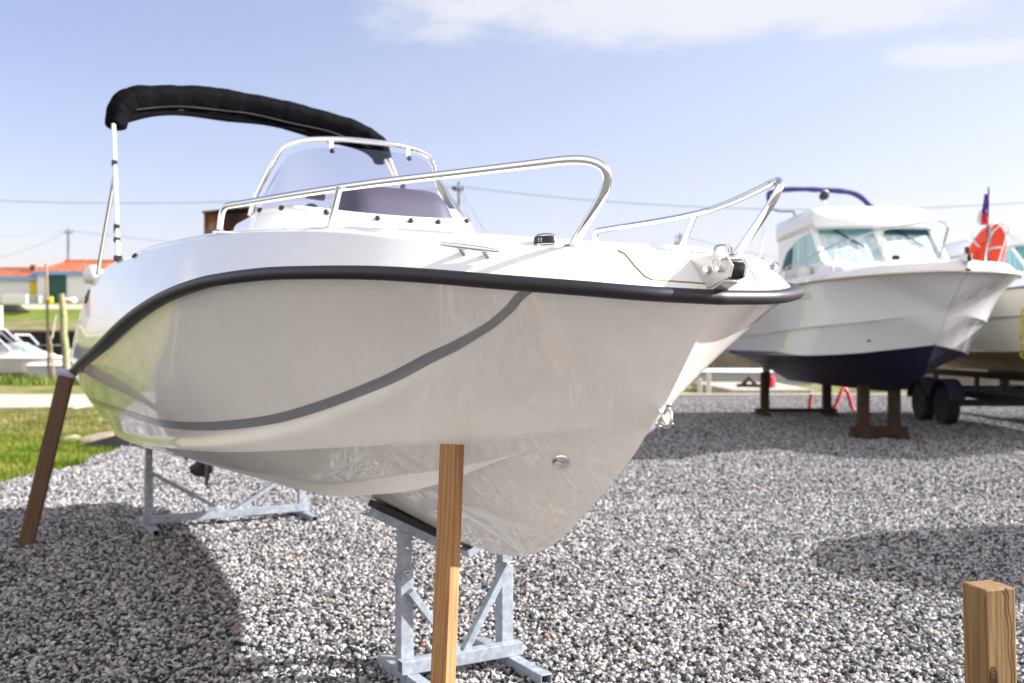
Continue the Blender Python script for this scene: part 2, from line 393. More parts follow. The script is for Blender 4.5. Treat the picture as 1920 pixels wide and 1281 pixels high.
M['sandstone'] = mat('pale_rubble', (.33, .27, .18), .9, noise=.3, nscale=8, bump=.4, bscale=20)
M['road'] = mat('sandy_track', (.40, .345, .27), .95, noise=.15, nscale=2)
M['slab'] = mat('concrete_slab', (.36, .33, .285), .9, noise=.15, nscale=2)

# ------------------------------------------------------------------ main boat: lines
# u = metres aft of the bow, v = to starboard, z = up
KZ = pch([0, .081, .17, .252, .316, .38, .46, .64, .835, .95, 1.09, 1.3, 1.6, 2.4, 3, 4, 5.6], [1.455, 1.372, 1.255, 1.150, 1.085, 1.014, .945, .80, .662, .61, .572, .548, .542, .553, .55, .545, .53])
AV = pch([.30, .46, .753, 1.08, 1.5, 1.8, 2.17, 2.77, 3.65, 4.93, 5.6], [0, .12, .33, .53, .68, .77, .82, .84, .82, .77, .74])
AZ = pch([.30, .46, .753, 1.08, 1.5, 1.8, 2.17, 2.77, 3.65, 4.93, 5.6], [1.10, 1.074, 1.027, .989, .941, .91, .877, .833, .773, .698, .665])
RV = pch([0, .03, .12, .3, .6, 1, 1.5, 2, 3, 4, 5, 5.6], [0, .2, .38, .58, .79, .96, 1.07, 1.12, 1.15, 1.14, 1.10, 1.06])
RZ = pch([0, .1, .2, .3, .41, .56, .74, 1, 1.3, 1.53, 1.84, 2.3, 2.67, 3.18, 3.92, 4.75, 5.6], [1.468, 1.486, 1.50, 1.513, 1.527, 1.541, 1.55, 1.557, 1.552, 1.539, 1.512, 1.461, 1.41, 1.338, 1.257, 1.178, 1.12])
CVf = pch([.6, .85, 1.09, 1.35, 2.15, 4, 5.6], [.19, .28, .335, .38, .45, .58, .62])
BVf = pch([1.15, 1.5, 2.08, 2.6, 4, 5.6], [.53, .55, .60, .68, .70, .66])
EP = [(.10, 0, 1.585), (.108, .1, 1.588), (.15, .22, 1.595), (.215, .31, 1.601), (.275, .375, 1.604), (.39, .52, 1.621), (.523, .62, 1.641), (.702, .71, 1.668), (.905, .77, 1.693), (1.332, .85, 1.73), (1.79, .91, 1.761), (2.4, .955, 1.783), (3.1, .98, 1.797), (4, .98, 1.80), (4.8, .96, 1.795), (5.3, .93, 1.785), (5.6, .9, 1.77)]
L1 = 5.6
def stem_A(u):
    k = KZ(u)
    if u <= .30: return 0.0, k
    return AV(u), max(AZ(u), k)
S_ST = None
def knuckle_s(u):   # where the swoosh crease sits between chine (0) and rub rail (1)
    return KN(u)
KN = pch([0, .31, .44, .59, .73, .93, 1.15, 1.4, 1.65, 1.95, 2.7, 3.5, 5.6], [1.0, .84, .70, .55, .44, .31, .21, .14, .10, .07, .04, .03, .03])
def top_pt(u, s):
    va, za = stem_A(u); vr = max(RV(u) - .022, 0); zr = RZ(u) - .012
    v = va + (vr - va) * s; z = za + (zr - za) * s
    # gentle belly aft, hollow flare forward
    w = math.sin(PI * s)
    v += w * (.035 * sstep(1.2, 3.0, u) - .030 * (1 - sstep(.15, 1.5, u)) * sstep(0.0, .25, u))
    # recessed panel above the crease
    k = KN(u)
    rec = .030 * sstep(k - .01, k + .09, s) * (1 - sstep(.60, 1.0, s) * .35) * sstep(.30, .8, u)
    v -= rec * .8
    v += .013 * sstep(.34, .55, u) * (1 - sstep(0, .22, s))
    return max(v, 0.0), z
def hull_section(u):
    va, za = stem_A(u); k = KZ(u); P = []
    def panel(v):
        if va < 1e-4: return za
        t = v / va
        return k + (za - k) * t + .03 * math.sin(PI * t) * (1 - sstep(.6, 1.8, u)) * min(1, va / .3)
    fl = sstep(.62, 1.2, u); fb = sstep(1.15, 2.2, u)
    cv = min(CVf(u), va * .86); bv = min(BVf(u), va * .97); cw = min(.075 * fl, max(0, bv - cv) * .5); bw = min(.10 * fb, va - bv)
    for t in (0, .25, .5, .75, .93): P.append((cv * t, panel(cv * t)))
    zc = panel(cv) - .004 * fl
    P += [(cv, zc), (cv + cw * .9, zc - .004 * fl), (cv + cw, panel(cv + cw))]
    for t in (.25, .5, .75): P.append((cv + cw + (bv - cv - cw) * t, panel(cv + cw + (bv - cv - cw) * t)))
    zb = panel(bv)
    P.append((bv, zb)); P.append((bv + bw, zb + .01 * fb)); 
    P.append((va, za))
    for j in range(1, 41):
        P.append(top_pt(u, j / 40))
    return P
us = [L1 * (i / 170) ** 1.9 for i in range(171)]
U0 = 2.7
def L(u, v, z): return (U0 - u, -v, z)
BX, BY = .556, 2.66
HX, HY = .491, -.871                       # heading of the bow
rz1 = math.atan2(HY, HX)
b1loc = (BX - HX * U0, BY - HY * U0, 0)
boat = empty('motor_boat', b1loc, rz1)
tag(boat, 'white open motor boat with black rub rail and grey swoosh stripe, largest in front', 'boat')

mb = MB()
secs = [hull_section(u) for u in us]
stb = [[L(u, v, z) for v, z in S] for u, S in zip(us, secs)]
prt = [[L(u, -v, z) for v, z in S] for u, S in zip(us, secs)]
mb.grid(stb); mb.grid(prt, flip=True)
hull = mb.build('hull', M['gel'], boat, smooth=24, merge=.0008)

# stripes (painted bands laid 1.5 mm proud of the topside)
def band(name, curve, hw, parent, material=M['stripe'], off=.0018):
    pts = [(Vector(L(u, *top_pt(u, s)))) for u, s in curve]
    rows = []
    for i, (u, s) in enumerate(curve):
        va, za = stem_A(u); e = .01
        p = pts[i]; t = (pts[min(i+1, len(pts)-1)] - pts[max(i-1, 0)]).normalized()
        a = Vector(L(u, *top_pt(u, min(s + e, 1)))); b_ = Vector(L(u, *top_pt(u, max(s - e, 0))))
        up = (a - b_); length = up.length / (min(s + e, 1) - max(s - e, 0)); up.normalize()
        a2 = Vector(L(u + .02, *top_pt(u + .02, s))) - Vector(L(u - .02, *top_pt(u - .02, s)))
        n = up.cross(a2).normalized()
        if n.y > 0: n = -n
        side = n.cross(t).normalized()
        row = []
        for k in range(-4, 5):
            d = side * (hw(u) if callable(hw) else hw) * k / 4
            du = -d.x; ds = d.dot(up) / length
            # step along u changes height at constant s: correct it
            q = (u + du, s + (d.z - (Vector(L(u + du, *top_pt(u + du, s))).z - p.z)) / max(.05, (RZ(u) - za)))
            vv, zz = top_pt(min(q[0], L1), min(max(q[1], 0), .998))
            row.append(Vector(L(min(q[0], L1), vv, zz)) + n * off)
        rows.append(row)
    m_ = MB(); m_.grid(rows); return m_.build(name, material, parent, smooth=60)
SC = [(.212, .988), (.235, .954), (.33, .823), (.432, .709), (.565, .603), (.697, .527), (.898, .409), (1.11, .322), (1.348, .26), (1.591, .222), (1.869, .209), (2.281, .213), (2.899, .253), (3.546, .348), (4.427, .486), (5.309, .597), (5.58, .625)]
sc_ = spline([(u, s, 0) for u, s in SC], 8)
band('swoosh_stripe', [(p.x, p.y) for p in sc_], lambda u: .0125 + .006*sstep(.2, 1, u) + .007*sstep(1, 4, u), hull, off=.0022)

# --- deck moulding
EU = [p[0] for p in EP]
EVf = pch([i for i in range(len(EP))], [p[1] for p in EP]); EZf = pch(range(len(EP)), [p[2] for p in EP]); EUf = pch(range(len(EP)), EU)
NT = 150
def e_pt(t): return EUf(t), EVf(t), EZf(t)
def r_of_e(t):
    u, v, z = e_pt(t)
    if t <= 0: return 0, 0, RZ(0)
    ur = max(0, u - .1 * max(0, 1 - (u - .1) / 1.3)) if u < 1.4 else u
    return ur, RV(ur), RZ(ur)
def deck_side(t, w):            # w 0 at the rub rail, 1 at the shoulder
    ru, rv, rz = r_of_e(t); u, v, z = e_pt(t)
    h = z - rz; k = .42 * sstep(.12, .5, h)
    ww = w ** (1 + 1.6 * k)
    return ru + (u - ru) * w, max(0, rv + (v - rv) * ww), rz + h * (1 - (1 - w) ** (1 + .25 * k))
def inner_pt(t):
    u, v, z = e_pt(t)
    ui = .60 + (u - .1) * (5.45 - .60) / 5.5
    # shoulder half-breadth at ui
    lo, hi = 0, len(EP) - 1
    for _ in range(40):
        m_ = (lo + hi) / 2
        if EUf(m_) < ui: lo = m_
        else: hi = m_
    vi = max(0, EVf(lo) - .15) * math.sqrt(min(1, max(0, (ui - .60) / .30)))
    return ui, vi, EZf(lo) + .012
mb = MB(); rows = []; rowsp = []
for i in range(NT + 1):
    t = (len(EP) - 1) * i / NT
    pts = []
    pts.append(deck_side(t, 0)[:2] + (deck_side(t, 0)[2] - .004,))
    for k in range(1, 9): pts.append(deck_side(t, k / 9))
    e = e_pt(t); b9 = deck_side(t, .94)
    pts.append(b9)
    iu, iv, iz = inner_pt(t)
    pts.append((e[0] + (iu - e[0]) * .04, e[1] + (iv - e[1]) * .04, e[2] + .004))
    pts.append((e[0] + (iu - e[0]) * .12, e[1] + (iv - e[1]) * .12, e[2] + .008))
    for k in (.35, .6, .92): pts.append((e[0] + (iu - e[0]) * k, e[1] + (iv - e[1]) * k, e[2] + .008 + (iz - e[2]) * k))
    pts.append((iu, iv, iz))
    zf = 1.12 + .42 * (1 - sstep(.7, 2.3, iu))
    pts.append((iu + .01, max(0, iv - .02), iz - .03)); pts.append((iu + .02, max(0, iv - .03), zf)); pts.append((iu + .02, 0, zf))
    rows.append([L(*p) for p in pts]); rowsp.append([L(p[0], -p[1], p[2]) for p in pts])
mb.grid(rows); mb.grid(rowsp, flip=True)
deck = mb.build('deck', M['deck'], boat, smooth=38, merge=.0008)
# transom
S = hull_section(L1); D = [deck_side(len(EP) - 1, k / 9) for k in range(0, 10)]; ii = inner_pt(len(EP) - 1)
outl = [(v, z) for v, z in S] + [(d[1], d[2]) for d in D[1:]] + [(ii[1], ii[2]), (ii[1] - .03, 1.5), (0, 1.5)]
mb = MB(); poly = [L(L1, v, z) for v, z in outl] + [L(L1, -v, z) for v, z in outl[::-1][1:-1]]
mb.prism(poly, (-.03, 0, 0)); mb.build('transom', M['deck'], boat)
# rub rail: D-section along R
rp = [(u, RV(u), RZ(u)) for u in [L1 * (i / 110) ** 1.7 for i in range(111)]]
path = [L(u, v, z) for u, v, z in rp[::-1]] + [L(u, -v, z) for u, v, z in rp[1:]]
mb = MB(); mb.tube(path, .0205, prof=[(math.cos(a) * (1.05 if math.cos(a) > 0 else 2.3), math.sin(a) * .98) for a in [2*PI*k/16 for k in range(16)]])
mb.build('rub_rail', M['rubber'], boat, smooth=60)

# --- bow rails
for sg in (1, -1):
    br = empty('bow_rail', (0, 0, 0)); br.parent = boat
    q = rounded([L(1.87, sg*.885, 1.77), L(1.885, sg*.87, 1.875), L(.96, sg*.72, 1.838), L(.45, sg*.50, 1.83), L(.02, sg*.287, 1.832), L(.275, sg*.297, 1.605)], [0, .06, .5, .3, .21, 0], 12)
    m_ = MB(); m_.tube(dense(q, .03), .0125, 14); m_.build('handrail', M['chrome'], br, smooth=60)
    m_ = MB(); m_.tube([L(1.06, sg*.72, 1.71), L(.97, sg*.72, 1.836)], .011, 12); m_.build('stanchion', M['chrome'], br, smooth=60)
    m_ = MB()
    for p in ((1.87, .885, 1.771), (1.06, .72, 1.71), (.275, .297, 1.606)):
        m_.lathe(L(p[0], sg*p[1], p[2] - .002), [(.026, 0), (.026, .006), (.017, .014)], 14)
    m_.each('foot_flange', M['chrome'], br, smooth=40)

# --- cleat on the bulwark, port twin
for sg in (1, -1):
    cl = empty('mooring_cleat', (0, 0, 0)); cl.parent = boat
    pts = []
    for t, w_k in ((4.80, .66), (5.25, .69)):
        a = Vector(L(*[c * (sg if k == 1 else 1) for k, c in enumerate(deck_side(t, w_k))])); pts.append(a)
    n = Vector(L(0, sg * .72, .70)) - Vector(L(0, 0, 0))
    n = Vector((0, -sg*.72, .70)).normalized()
    d = (pts[1] - pts[0]).normalized(); c = (pts[0] + pts[1]) / 2 + n * .026
    m_ = MB(); hl = .088
    m_.tube([c - d*hl, c - d*hl*.93, c - d*hl*.3, c + d*hl*.3, c + d*hl*.93, c + d*hl], [.003, .006, .0085, .0085, .006, .003], 12)
    m_.build('cleat_horn', M['chrome'], cl, smooth=60)
    m_ = MB()
    for s_ in (-.035, .035):
        m_.tube([c + d*s_, c + d*s_ - n*.014, c + d*s_ - n*.030], [.007, .008, .013], 12)
    m_.each('cleat_post', M['chrome'], cl, smooth=60)

# --- navigation lights on the fore deck
for sg in (1, -1):
    nl = empty('navigation_light', L(.36, sg*.325, 1.622), 0); nl.parent = boat
    yaw = math.atan2(-sg * .9, .45)
    Mz = Matrix.Rotation(yaw, 3, 'Z')
    m_ = MB(); prof = [(.037, 0), (.037, .004), (.035, .022), (.028, .031), (.014, .034)]
    m_.lathe((0, 0, 0), prof, 22, Mz @ Matrix.Diagonal((.8, 1, 1))); m_.build('lamp_housing', M['chrome'], nl, smooth=50)
    m_ = MB(); vs = []
    m_.grid([[Mz @ Vector(((.0385 - .003*zz/.02) * math.cos(a) * .8 + .0005, (.0385 - .003*zz/.02) * math.sin(a), zz)) for zz in (.003, .010, .018, .024)] for a in [R(-72 + 144*k/14) for k in range(15)]])
    m_.build('lamp_lens', M['black'], nl, smooth=60)
    m_ = MB()
    for ky in (-.007, .004):
        for kz in (.009, .013, .017): m_.box(Mz @ Vector((.0298, ky*.8, kz)), (.002, .004, .0018), Mz)
    m_.build('lens_marking', M['white'], nl)

# --- anchor roller at the stem head
ar = empty('anchor_roller', L(.068, 0, 1.50), 0); ar.parent = boat
def a_(u, v, z): return (.05 - u, -v, z - 1.50)
for sg in (1, -1):
    m_ = MB(); pl = [(.20, 1.562), (.10, 1.574), (-.02, 1.580), (-.075, 1.572), (-.095, 1.548), (-.085, 1.518), (-.01, 1.495), (.06, 1.494), (.12, 1.535)]
    m_.prism([a_(u, sg*.027, z) for u, z in pl], (0, .006 * sg, 0)); m_.build('cheek_plate', M['rollersteel'] if sg > 0 else M['chrome'], ar, bevel=.0015)
m_ = MB(); m_.grid([[a_(u, v, z) for v in (-.026, -.012, .012, .026)] for u, z in ((.20, 1.565), (.12, 1.535), (.06, 1.487), (-.01, 1.490), (-.06, 1.512))]); o = m_.build('roller_channel', M['rollersteel'], ar)
so = o.modifiers.new('thick', 'SOLIDIFY'); so.thickness = .005
m_ = MB(); m_.lathe(a_(-.046, 0, 1.540), [(.024, -.025), (.024, -.012), (.022, 0), (.024, .012), (.024, .025)], 20, Matrix.Rotation(R(90), 3, 'X')); m_.build('roller', M['black'], ar, smooth=40)
m_ = MB(); m_.tube([a_(-.066, -.042, 1.568), a_(-.066, .042, 1.568)], .0055, 10); m_.tube([a_(-.046, -.037, 1.540), a_(-.046, .037, 1.540)], .008, 10)
m_.tube([a_(.0, .0375, 1.54), a_(.0, .030, 1.54)], .010, 12)
m_.build('roller_pin', M['chrome'], ar, smooth=50)
for sg in (1, -1):
    m_ = MB(); m_.tube([a_(-.047 + .016*math.cos(a), sg*.039, 1.552 + .019*math.sin(a)) for a in [2*PI*k/20 for k in range(20)]], .0017, 8, closed=True); m_.build('pin_ring', M['chrome'], ar, smooth=60)

# anchor locker seam in the fore deck
for sg in (1, -1):
    m_ = MB(); P = []
    for t, w in ((2.05, 1.0), (1.9, .93), (1.75, .64), (1.62, .40), (1.52, .335), (1.2, .325), (.85, .325), (.3, .31)):
        p = deck_side(t, w); P.append(Vector(L(p[0], sg*p[1], p[2])))
    P2 = dense(P, .03)
    m_.tube(P2, .0028, 6); m_.build('locker_seam', M['yellowseam'], deck)

# bow eye and shackle, skin fitting
te = empty('bow_eye', L(.245, 0, 1.145), 0); te.parent = boat
m_ = MB(); m_.box((.004, 0, 0), (.006, .03, .085), Matrix.Rotation(R(-38), 3, 'Y')); m_.build('eye_plate', M['steel'], te, bevel=.002)
m_ = MB(); ux = []
d1 = Vector((.62, 0, .78)); d2 = Vector((.78, -.1, -.62)).normalized()
for k in range(15):
    a = PI * k / 14
    ux.append(d1 * (.028 * math.cos(a)) + d2 * (.012 + .038 * math.sin(a)))
m_.tube([d1*.028] + ux + [-d1*.028], .0052, 12); m_.build('shackle', M['steel'], te, smooth=60)
m_ = MB(); m_.tube([d1*.042 + d2*.008, -d1*.042 + d2*.008], [.006, .006], 10); m_.tube([-d1*.038 + d2*.008, -d1*.047 + d2*.008], .009, 10); m_.build('shackle_pin', M['steel'], te, smooth=50)
M['hullpt'] = None

# console
W0 = [(2.05, 0, 1.872), (2.07, .12, 1.876), (2.13, .26, 1.89), (2.25, .39, 1.918), (2.42, .475, 1.945), (2.60, .515, 1.958), (2.72, .525, 1.962)]
def wcurve(pts, n=10):
    full = [(u, -v, z) for u, v, z in pts[::-1]] + pts[1:]
    return spline(full, n)
bot = wcurve(W0)
T0 = [(2.50, 0, 2.290), (2.505, .12, 2.289), (2.54, .245, 2.284), (2.60, .335, 2.270), (2.655, .39, 2.232), (2.69, .42, 2.17), (2.715, .45, 2.11)]
topc = wcurve(T0)
cons = empty('steering_console', L(2.5, 0, 1.12), 0); cons.parent = boat
def c_(u, v, z): return (2.5 - u, -v, z - 1.12)
rows = []
nb = len(bot)
for (grow, drop, fwd) in ((.0, 0.004, 0), (.012, .02, .012), (.03, .09, .04), (.05, .14, .09), (.09, .19, .17), (.11, .23, .22), (.12, .45, .24), (.12, .79, .24)):
    row = []
    for i, p in enumerate(bot):
        a = (i / (nb - 1)) * 2 - 1
        cu = 2.62; du = p.x - cu; l = math.hypot(du, p.y) or 1
        f_ = 1 - abs(a) ** 4
        row.append(c_(p.x + du / l * grow - fwd * f_ * .6, p.y + p.y / l * grow, max(1.12, p.z - drop)))
    row += [c_(3.15, .5 + grow, max(1.12, 1.962 - drop)), c_(3.15, -.5 - grow, max(1.12, 1.962 - drop))]
    rows.append(row)
m_ = MB(); m_.grid(rows, close=True); n0 = len(rows[0]); m_.f.append(tuple(range(n0))); m_.m.append(0)
m_.build('console_body', M['deck'], cons, smooth=40)
# dash visor and wheel grip seen through the screen
m_ = MB(); rr = []
for u, z0, sc_k in ((2.50, 1.95, .86), (2.52, 2.05, .9), (2.58, 2.115, .93), (2.68, 2.135, .95), (2.80, 2.12, .95), (2.86, 2.05, .95)):
    row = []
    for k in range(17):
        a = -1 + 2*k/16; v = -.165 + a * .32 * sc_k
        row.append(c_(u, v, 1.93 + (z0 - 1.93) * (1 - abs(a) ** 9)))
    rr.append(row)
m_.grid(rr); 
m_.add([*[p for p in rr[-1]], c_(2.86, -.50, 1.93), c_(2.86, .12, 1.93)], [tuple(range(len(rr[-1])))])
m_.build('dash_visor', M['cowl'], cons, smooth=45)
m_ = MB(); m_.tube([c_(2.62, .21, 2.05), c_(2.62, .30, 2.055)], .017, 12); m_.build('throttle_grip', M['cowl'], cons, smooth=50)
m_ = MB(); m_.tube([c_(2.35, .36 + .02*math.cos(a), 1.955 + .012*math.sin(a)) for a in [PI*k/8 for k in range(9)]], .012, 8); m_.build('compass_pod', M['cowl'], cons, smooth=50)

# windshield
ws = empty('windshield', L(2.5, 0, 1.87), 0); ws.parent = boat
def w_(p): return (2.5 - p[0], -p[1], p[2] - 1.87)
def wsurf(i, b):
    a = (i / (nb - 1)) * 2 - 1
    hk = 1
    hk = max(hk, .0) * 1.0
    return bot[i].lerp(topc[i], b * max(hk, .02) * .965) + Vector((0, 0, .002))
m_ = MB(); m_.grid([[w_(wsurf(i, b / 12)) for i in range(nb)] for b in range(13)])
o = m_.build('screen_glass', M['tint'], ws, smooth=60)
m_ = MB(); m_.grid([[w_(wsurf(i, b) + Vector((-.006, 0, 0))) for i in range(nb)] for b in (-.03, .03, .095)])
o = m_.build('screen_base_strip', M['white'], ws, smooth=60); so = o.modifiers.new('thick', 'SOLIDIFY'); so.thickness = .008
# tubular frame round the screen
fr = [(2.75, .535, 1.955), (2.745, .505, 2.06), (2.72, .44, 2.20), (2.67, .395, 2.282), (2.62, .31, 2.318), (2.56, .15, 2.328), (2.55, 0, 2.33)]
fp = spline([(u, -v, z) for u, v, z in fr[::-1][::-1]] + [(u, v, z) for u, v, z in fr[::-1][1:]], 10)
m_ = MB(); m_.tube([w_(p) for p in fp], .0135, 12); m_.build('screen_frame', M['chrome'], ws, smooth=60)
kn_idx = []
m_ = MB()
def knob(mm, p, dirv, r=.013):
    d = Vector(dirv).normalized(); mm.tube([Vector(p) - d*.002, Vector(p) + d*.006, Vector(p) + d*.014, Vector(p) + d*.018], [r, r*1.05, r*.9, r*.45], 12)
for fr_ in (.06, .16, .28, .40, .50, .60, .72, .84, .94):
    i = int(fr_ * (nb - 1)); p = w_(wsurf(i, .035)); a = bot[i]
    du = a.x - 2.62; l = math.hypot(du, a.y)
    m_.f; knob(m_, Vector(p) + Vector((.010 if abs(a.y) < .4 else 0, 0, 0)), (-du / l, -a.y / l, .25), .0125)
m_.each('screen_knob', M['black'], ws, smooth=50)
for sg in (1, -1):
    m_ = MB(); pt = Vector(w_((2.545, sg*.20, 2.262))); knob(m_, pt + Vector((.012, 0, 0)), (1, 0, .3), .0125); m_.build('upper_knob', M['black'], ws, smooth=50)
    m_ = MB(); m_.box(pt + Vector((.0, 0, .028)), (.008, .02, .055)); m_.build('upper_bracket', M['white'], ws)

# bimini
bi = empty('bimini', L(4.3, 0, 1.8), 0); bi.parent = boat
def i_(u, v, z): return (4.3 - u, -v, z - 1.8)
arch = rounded([i_(4.56, .905, 2.67), i_(4.58, .875, 2.835), i_(4.62, .72, 2.90), i_(4.68, .33, 2.955), i_(4.70, -.0, 2.945), i_(4.70, -.40, 2.905), i_(4.68, -.74, 2.835), i_(4.66, -.885, 2.755), i_(4.63, -.915, 2.63)], [0, .1, .3, .5, .5, .5, .3, .1, 0], 8)
arch = dense(arch, .03)
m_ = MB(); N_ = len(arch); prof = []
rad = []
for k in range(N_):
    t = k / (N_ - 1); e = min(t, 1 - t)
    rad.append((.086 + .005*math.sin(9*t*2*PI) * math.sin(23*t) + .002*math.sin(31*t*5)) * (.80 + .20 * sstep(0, .10, e)))
m_.tube(arch, rad, 26, prof=[(math.cos(a) * (1.0 + .07*math.sin(3*a + 1)) * .95, math.sin(a) * 1.0 * (1 + .05*math.cos(4*a))) for a in [2*PI*k/26 for k in range(26)]])
o = m_.build('canopy_sleeve', M['blackcloth'], bi, smooth=75)
dm = bpy.data.textures.new('sleeve_folds', 'CLOUDS'); dm.noise_scale = .09
sd = o.modifiers.new('sub', 'SUBSURF'); sd.levels = 1; sd.render_levels = 2
ds = o.modifiers.new('folds', 'DISPLACE'); ds.texture = dm; ds.strength = .008; ds.texture_coords = 'LOCAL'
m_ = MB(); fl_ = arch[6:-6]
m_.grid([[Vector(p) + Vector((.02, 0, -.085 - h - .010*math.sin(k*.37)*(h > .02))) for k, p in enumerate(fl_)] for h in (0, .02, .042)])
o = m_.build('sleeve_flap', M['blackcloth'], bi, smooth=75); so = o.modifiers.new('t', 'SOLIDIFY'); so.thickness = .012
m_ = MB(); m_.tube([Vector(p) + Vector((.058, 0, -.070 + .004*math.sin(k*.5))) for k, p in enumerate(arch[4:-4])], .0035, 6); m_.build('sleeve_zip', mat('zip_grey', (.035, .035, .04), .7), bi, smooth=60)
for sg in (1, -1):
    zt = 2.70 if sg > 0 else 2.64
    m_ = MB(); m_.tube([i_(4.52, sg*.915, zt), i_(3.95, sg*.968, 1.83)], .0135, 12); m_.build('bimini_bow', M['alu'], bi, smooth=60)
    m_ = MB(); m_.tube([i_(4.60, sg*.905, zt + .02), i_(4.25, sg*.945, 2.25), i_(4.22, sg*.947, 2.2)], .011, 12); m_.build('bimini_strut', M['alu'], bi, smooth=60)
    m_ = MB(); m_.tube([i_(4.28, sg*.942, 2.33), i_(5.05, sg*.945, 1.80)], .012, 12); m_.build('bimini_brace', M['steel'], bi, smooth=60)
    m_ = MB()
    m_.box(i_(4.06, sg*.96, 2.0), (.03, .03, .05)); m_.box(i_(4.01, sg*.965, 1.93), (.022, .034, .03)); m_.box(i_(3.95, sg*.968, 1.82), (.05, .04, .03)); m_.box(i_(4.33, sg*.935, 2.42), (.03, .03, .035))
    m_.each('hinge', M['darkmetal'], bi, bevel=.003)
# stern details
m_ = MB()
for k, (r0, z) in enumerate(((.0, 0),)): pass
pr = [(.02, 0), (.07, .005), (.088, .03), (.086, .08), (.06, .12), (.02, .13)]
m_.lathe(L(5.32, .94, 1.745), pr, 18, Matrix.Diagonal((1.25, .7, 1))); m_.build('stern_pod', M['white'], boat, smooth=60)
def side_obj(name, t, w, size, material, ang=0, sg=1, sunk=.004):
    w = min(w, .94)
    p = Vector(L(*deck_side(t, w))); p2 = Vector(L(*deck_side(t - .1, w))); p3 = Vector(L(*deck_side(t, w + .05)))
    x = (p2 - p).normalized(); y = (p3 - p); y = (y - x * y.dot(x)).normalized(); n = x.cross(y)
    if n.y > 0: n = -n
    Mx = Matrix((x, y, n)).transposed() @ Matrix.Rotation(ang, 3, 'Z')
    m_ = MB(); m_.box(p + n * sunk, size, Mx); return m_.build(name, material, boat, bevel=min(size) * .3)
side_obj('side_vent', 14.25, .725, (.20, .045, .012), M['black'], R(-20))
side_obj('drain_fitting', 14.9, .76, (.035, .03, .012), M['black'])
side_obj('gunwale_hinge', 12.05, .925, (.06, .02, .012), M['darkmetal'])
# skin fitting under the bow: an oval polished scoop
def hull_panel(u, v):
    S = hull_section(u)
    for (a, b) in zip(S[:-1], S[1:]):
        if a[0] <= v <= b[0] and b[0] > a[0]: return a[1] + (b[1] - a[1]) * (v - a[0]) / (b[0] - a[0])
    return S[0][1]
fu, fv = .60, .125
p = Vector(L(fu, fv, hull_panel(fu, fv))); pu = Vector(L(fu + .03, fv, hull_panel(fu + .03, fv))); pv = Vector(L(fu, fv + .03, hull_panel(fu, fv + .03)))
x = (p - pu).normalized(); y = (pv - p); y = (y - x*y.dot(x)).normalized(); n = x.cross(y); n = -n if n.z > 0 else n
Mx = Matrix((x, y, n)).transposed()
m_ = MB(); m_.lathe(p + n*.001, [(.036, 0), (.036, .003), (.030, .008), (.018, .013), (.004, .014)], 22, Mx @ Matrix.Diagonal((1.0, .72, 1))); m_.build('skin_fitting', M['chrome'], boat, smooth=50)

# outboard motor
om = empty('outboard_motor', L(6.0, 0, 1.0), 0); om.parent = boat
def o_(u, v, z): return (6.0 - u, -v, z - 1.0)
m_ = MB(); rows = []
for z, wx, wy, sh in ((1.35, .16, .13, 0), (1.40, .24, .18, .02), (1.60, .28, .20, .03), (1.78, .27, .19, .02), (1.86, .2, .15, 0), (1.88, .08, .06, 0)):
    rows.append([o_(5.98 + sh + wx*math.copysign(abs(math.cos(a))**.6, math.cos(a)), wy*math.copysign(abs(math.sin(a))**.6, math.sin(a)), z) for a in [2*PI*k/24 for k in range(24)]])
m_.grid(rows, close=True); m_.f += [tuple(range(24)), tuple(range(120, 144))]; m_.m += [0, 0]; m_.build('motor_cowl', M['black'], om, smooth=50)
m_ = MB(); rows = []
for z, cu, wx, wy in ((1.36, 5.93, .13, .10), (1.0, 5.96, .10, .07), (.62, 6.02, .09, .035), (.46, 6.06, .11, .03)):
    rows.append([o_(cu + wx*math.cos(a), wy*math.sin(a), z) for a in [2*PI*k/16 for k in range(16)]])
m_.grid(rows, close=True); m_.box(o_(6.12, 0, .60), (.34, .16, .012))
m_.build('motor_leg', M['black'], om, smooth=50)
m_ = MB(); m_.tube([o_(u, 0, .42) for u in (5.86, 5.9, 6.0, 6.15, 6.27)], [.006, .035, .055, .055, .045], 16); m_.build('gearcase', M['black'], om, smooth=60)
m_ = MB(); m_.prism([o_(5.96, -.009, .40), o_(6.16, -.009, .40), o_(6.17, -.009, .21), o_(6.13, -.009, .19)], (0, -.018, 0)); m_.build('skeg', M['darkmetal'], om, bevel=.004)
m_ = MB(); m_.tube([o_(6.26, 0, .42), o_(6.40, 0, .42)], [.05, .035], 14)
for k in range(3):
    a0 = 2*PI*k/3 + .5; rows = []
    for r_ in (.04, .08, .13, .165, .18):
        wdt = .55 if r_ < .1 else (.75 if r_ < .15 else (.5 if r_ < .17 else .2))
        rows.append([o_(6.32 + .045*(q - .5)*2*(1 if r_ < .17 else .4), r_*math.cos(a0 + wdt*(q - .5)*2), .42 + r_*math.sin(a0 + wdt*(q - .5)*2)) for q in (0, .25, .5, .75, 1)])
    m_.grid(rows)
o = m_.build('propeller', M['black'], om, smooth=60); so = o.modifiers.new('t', 'SOLIDIFY'); so.thickness = .008

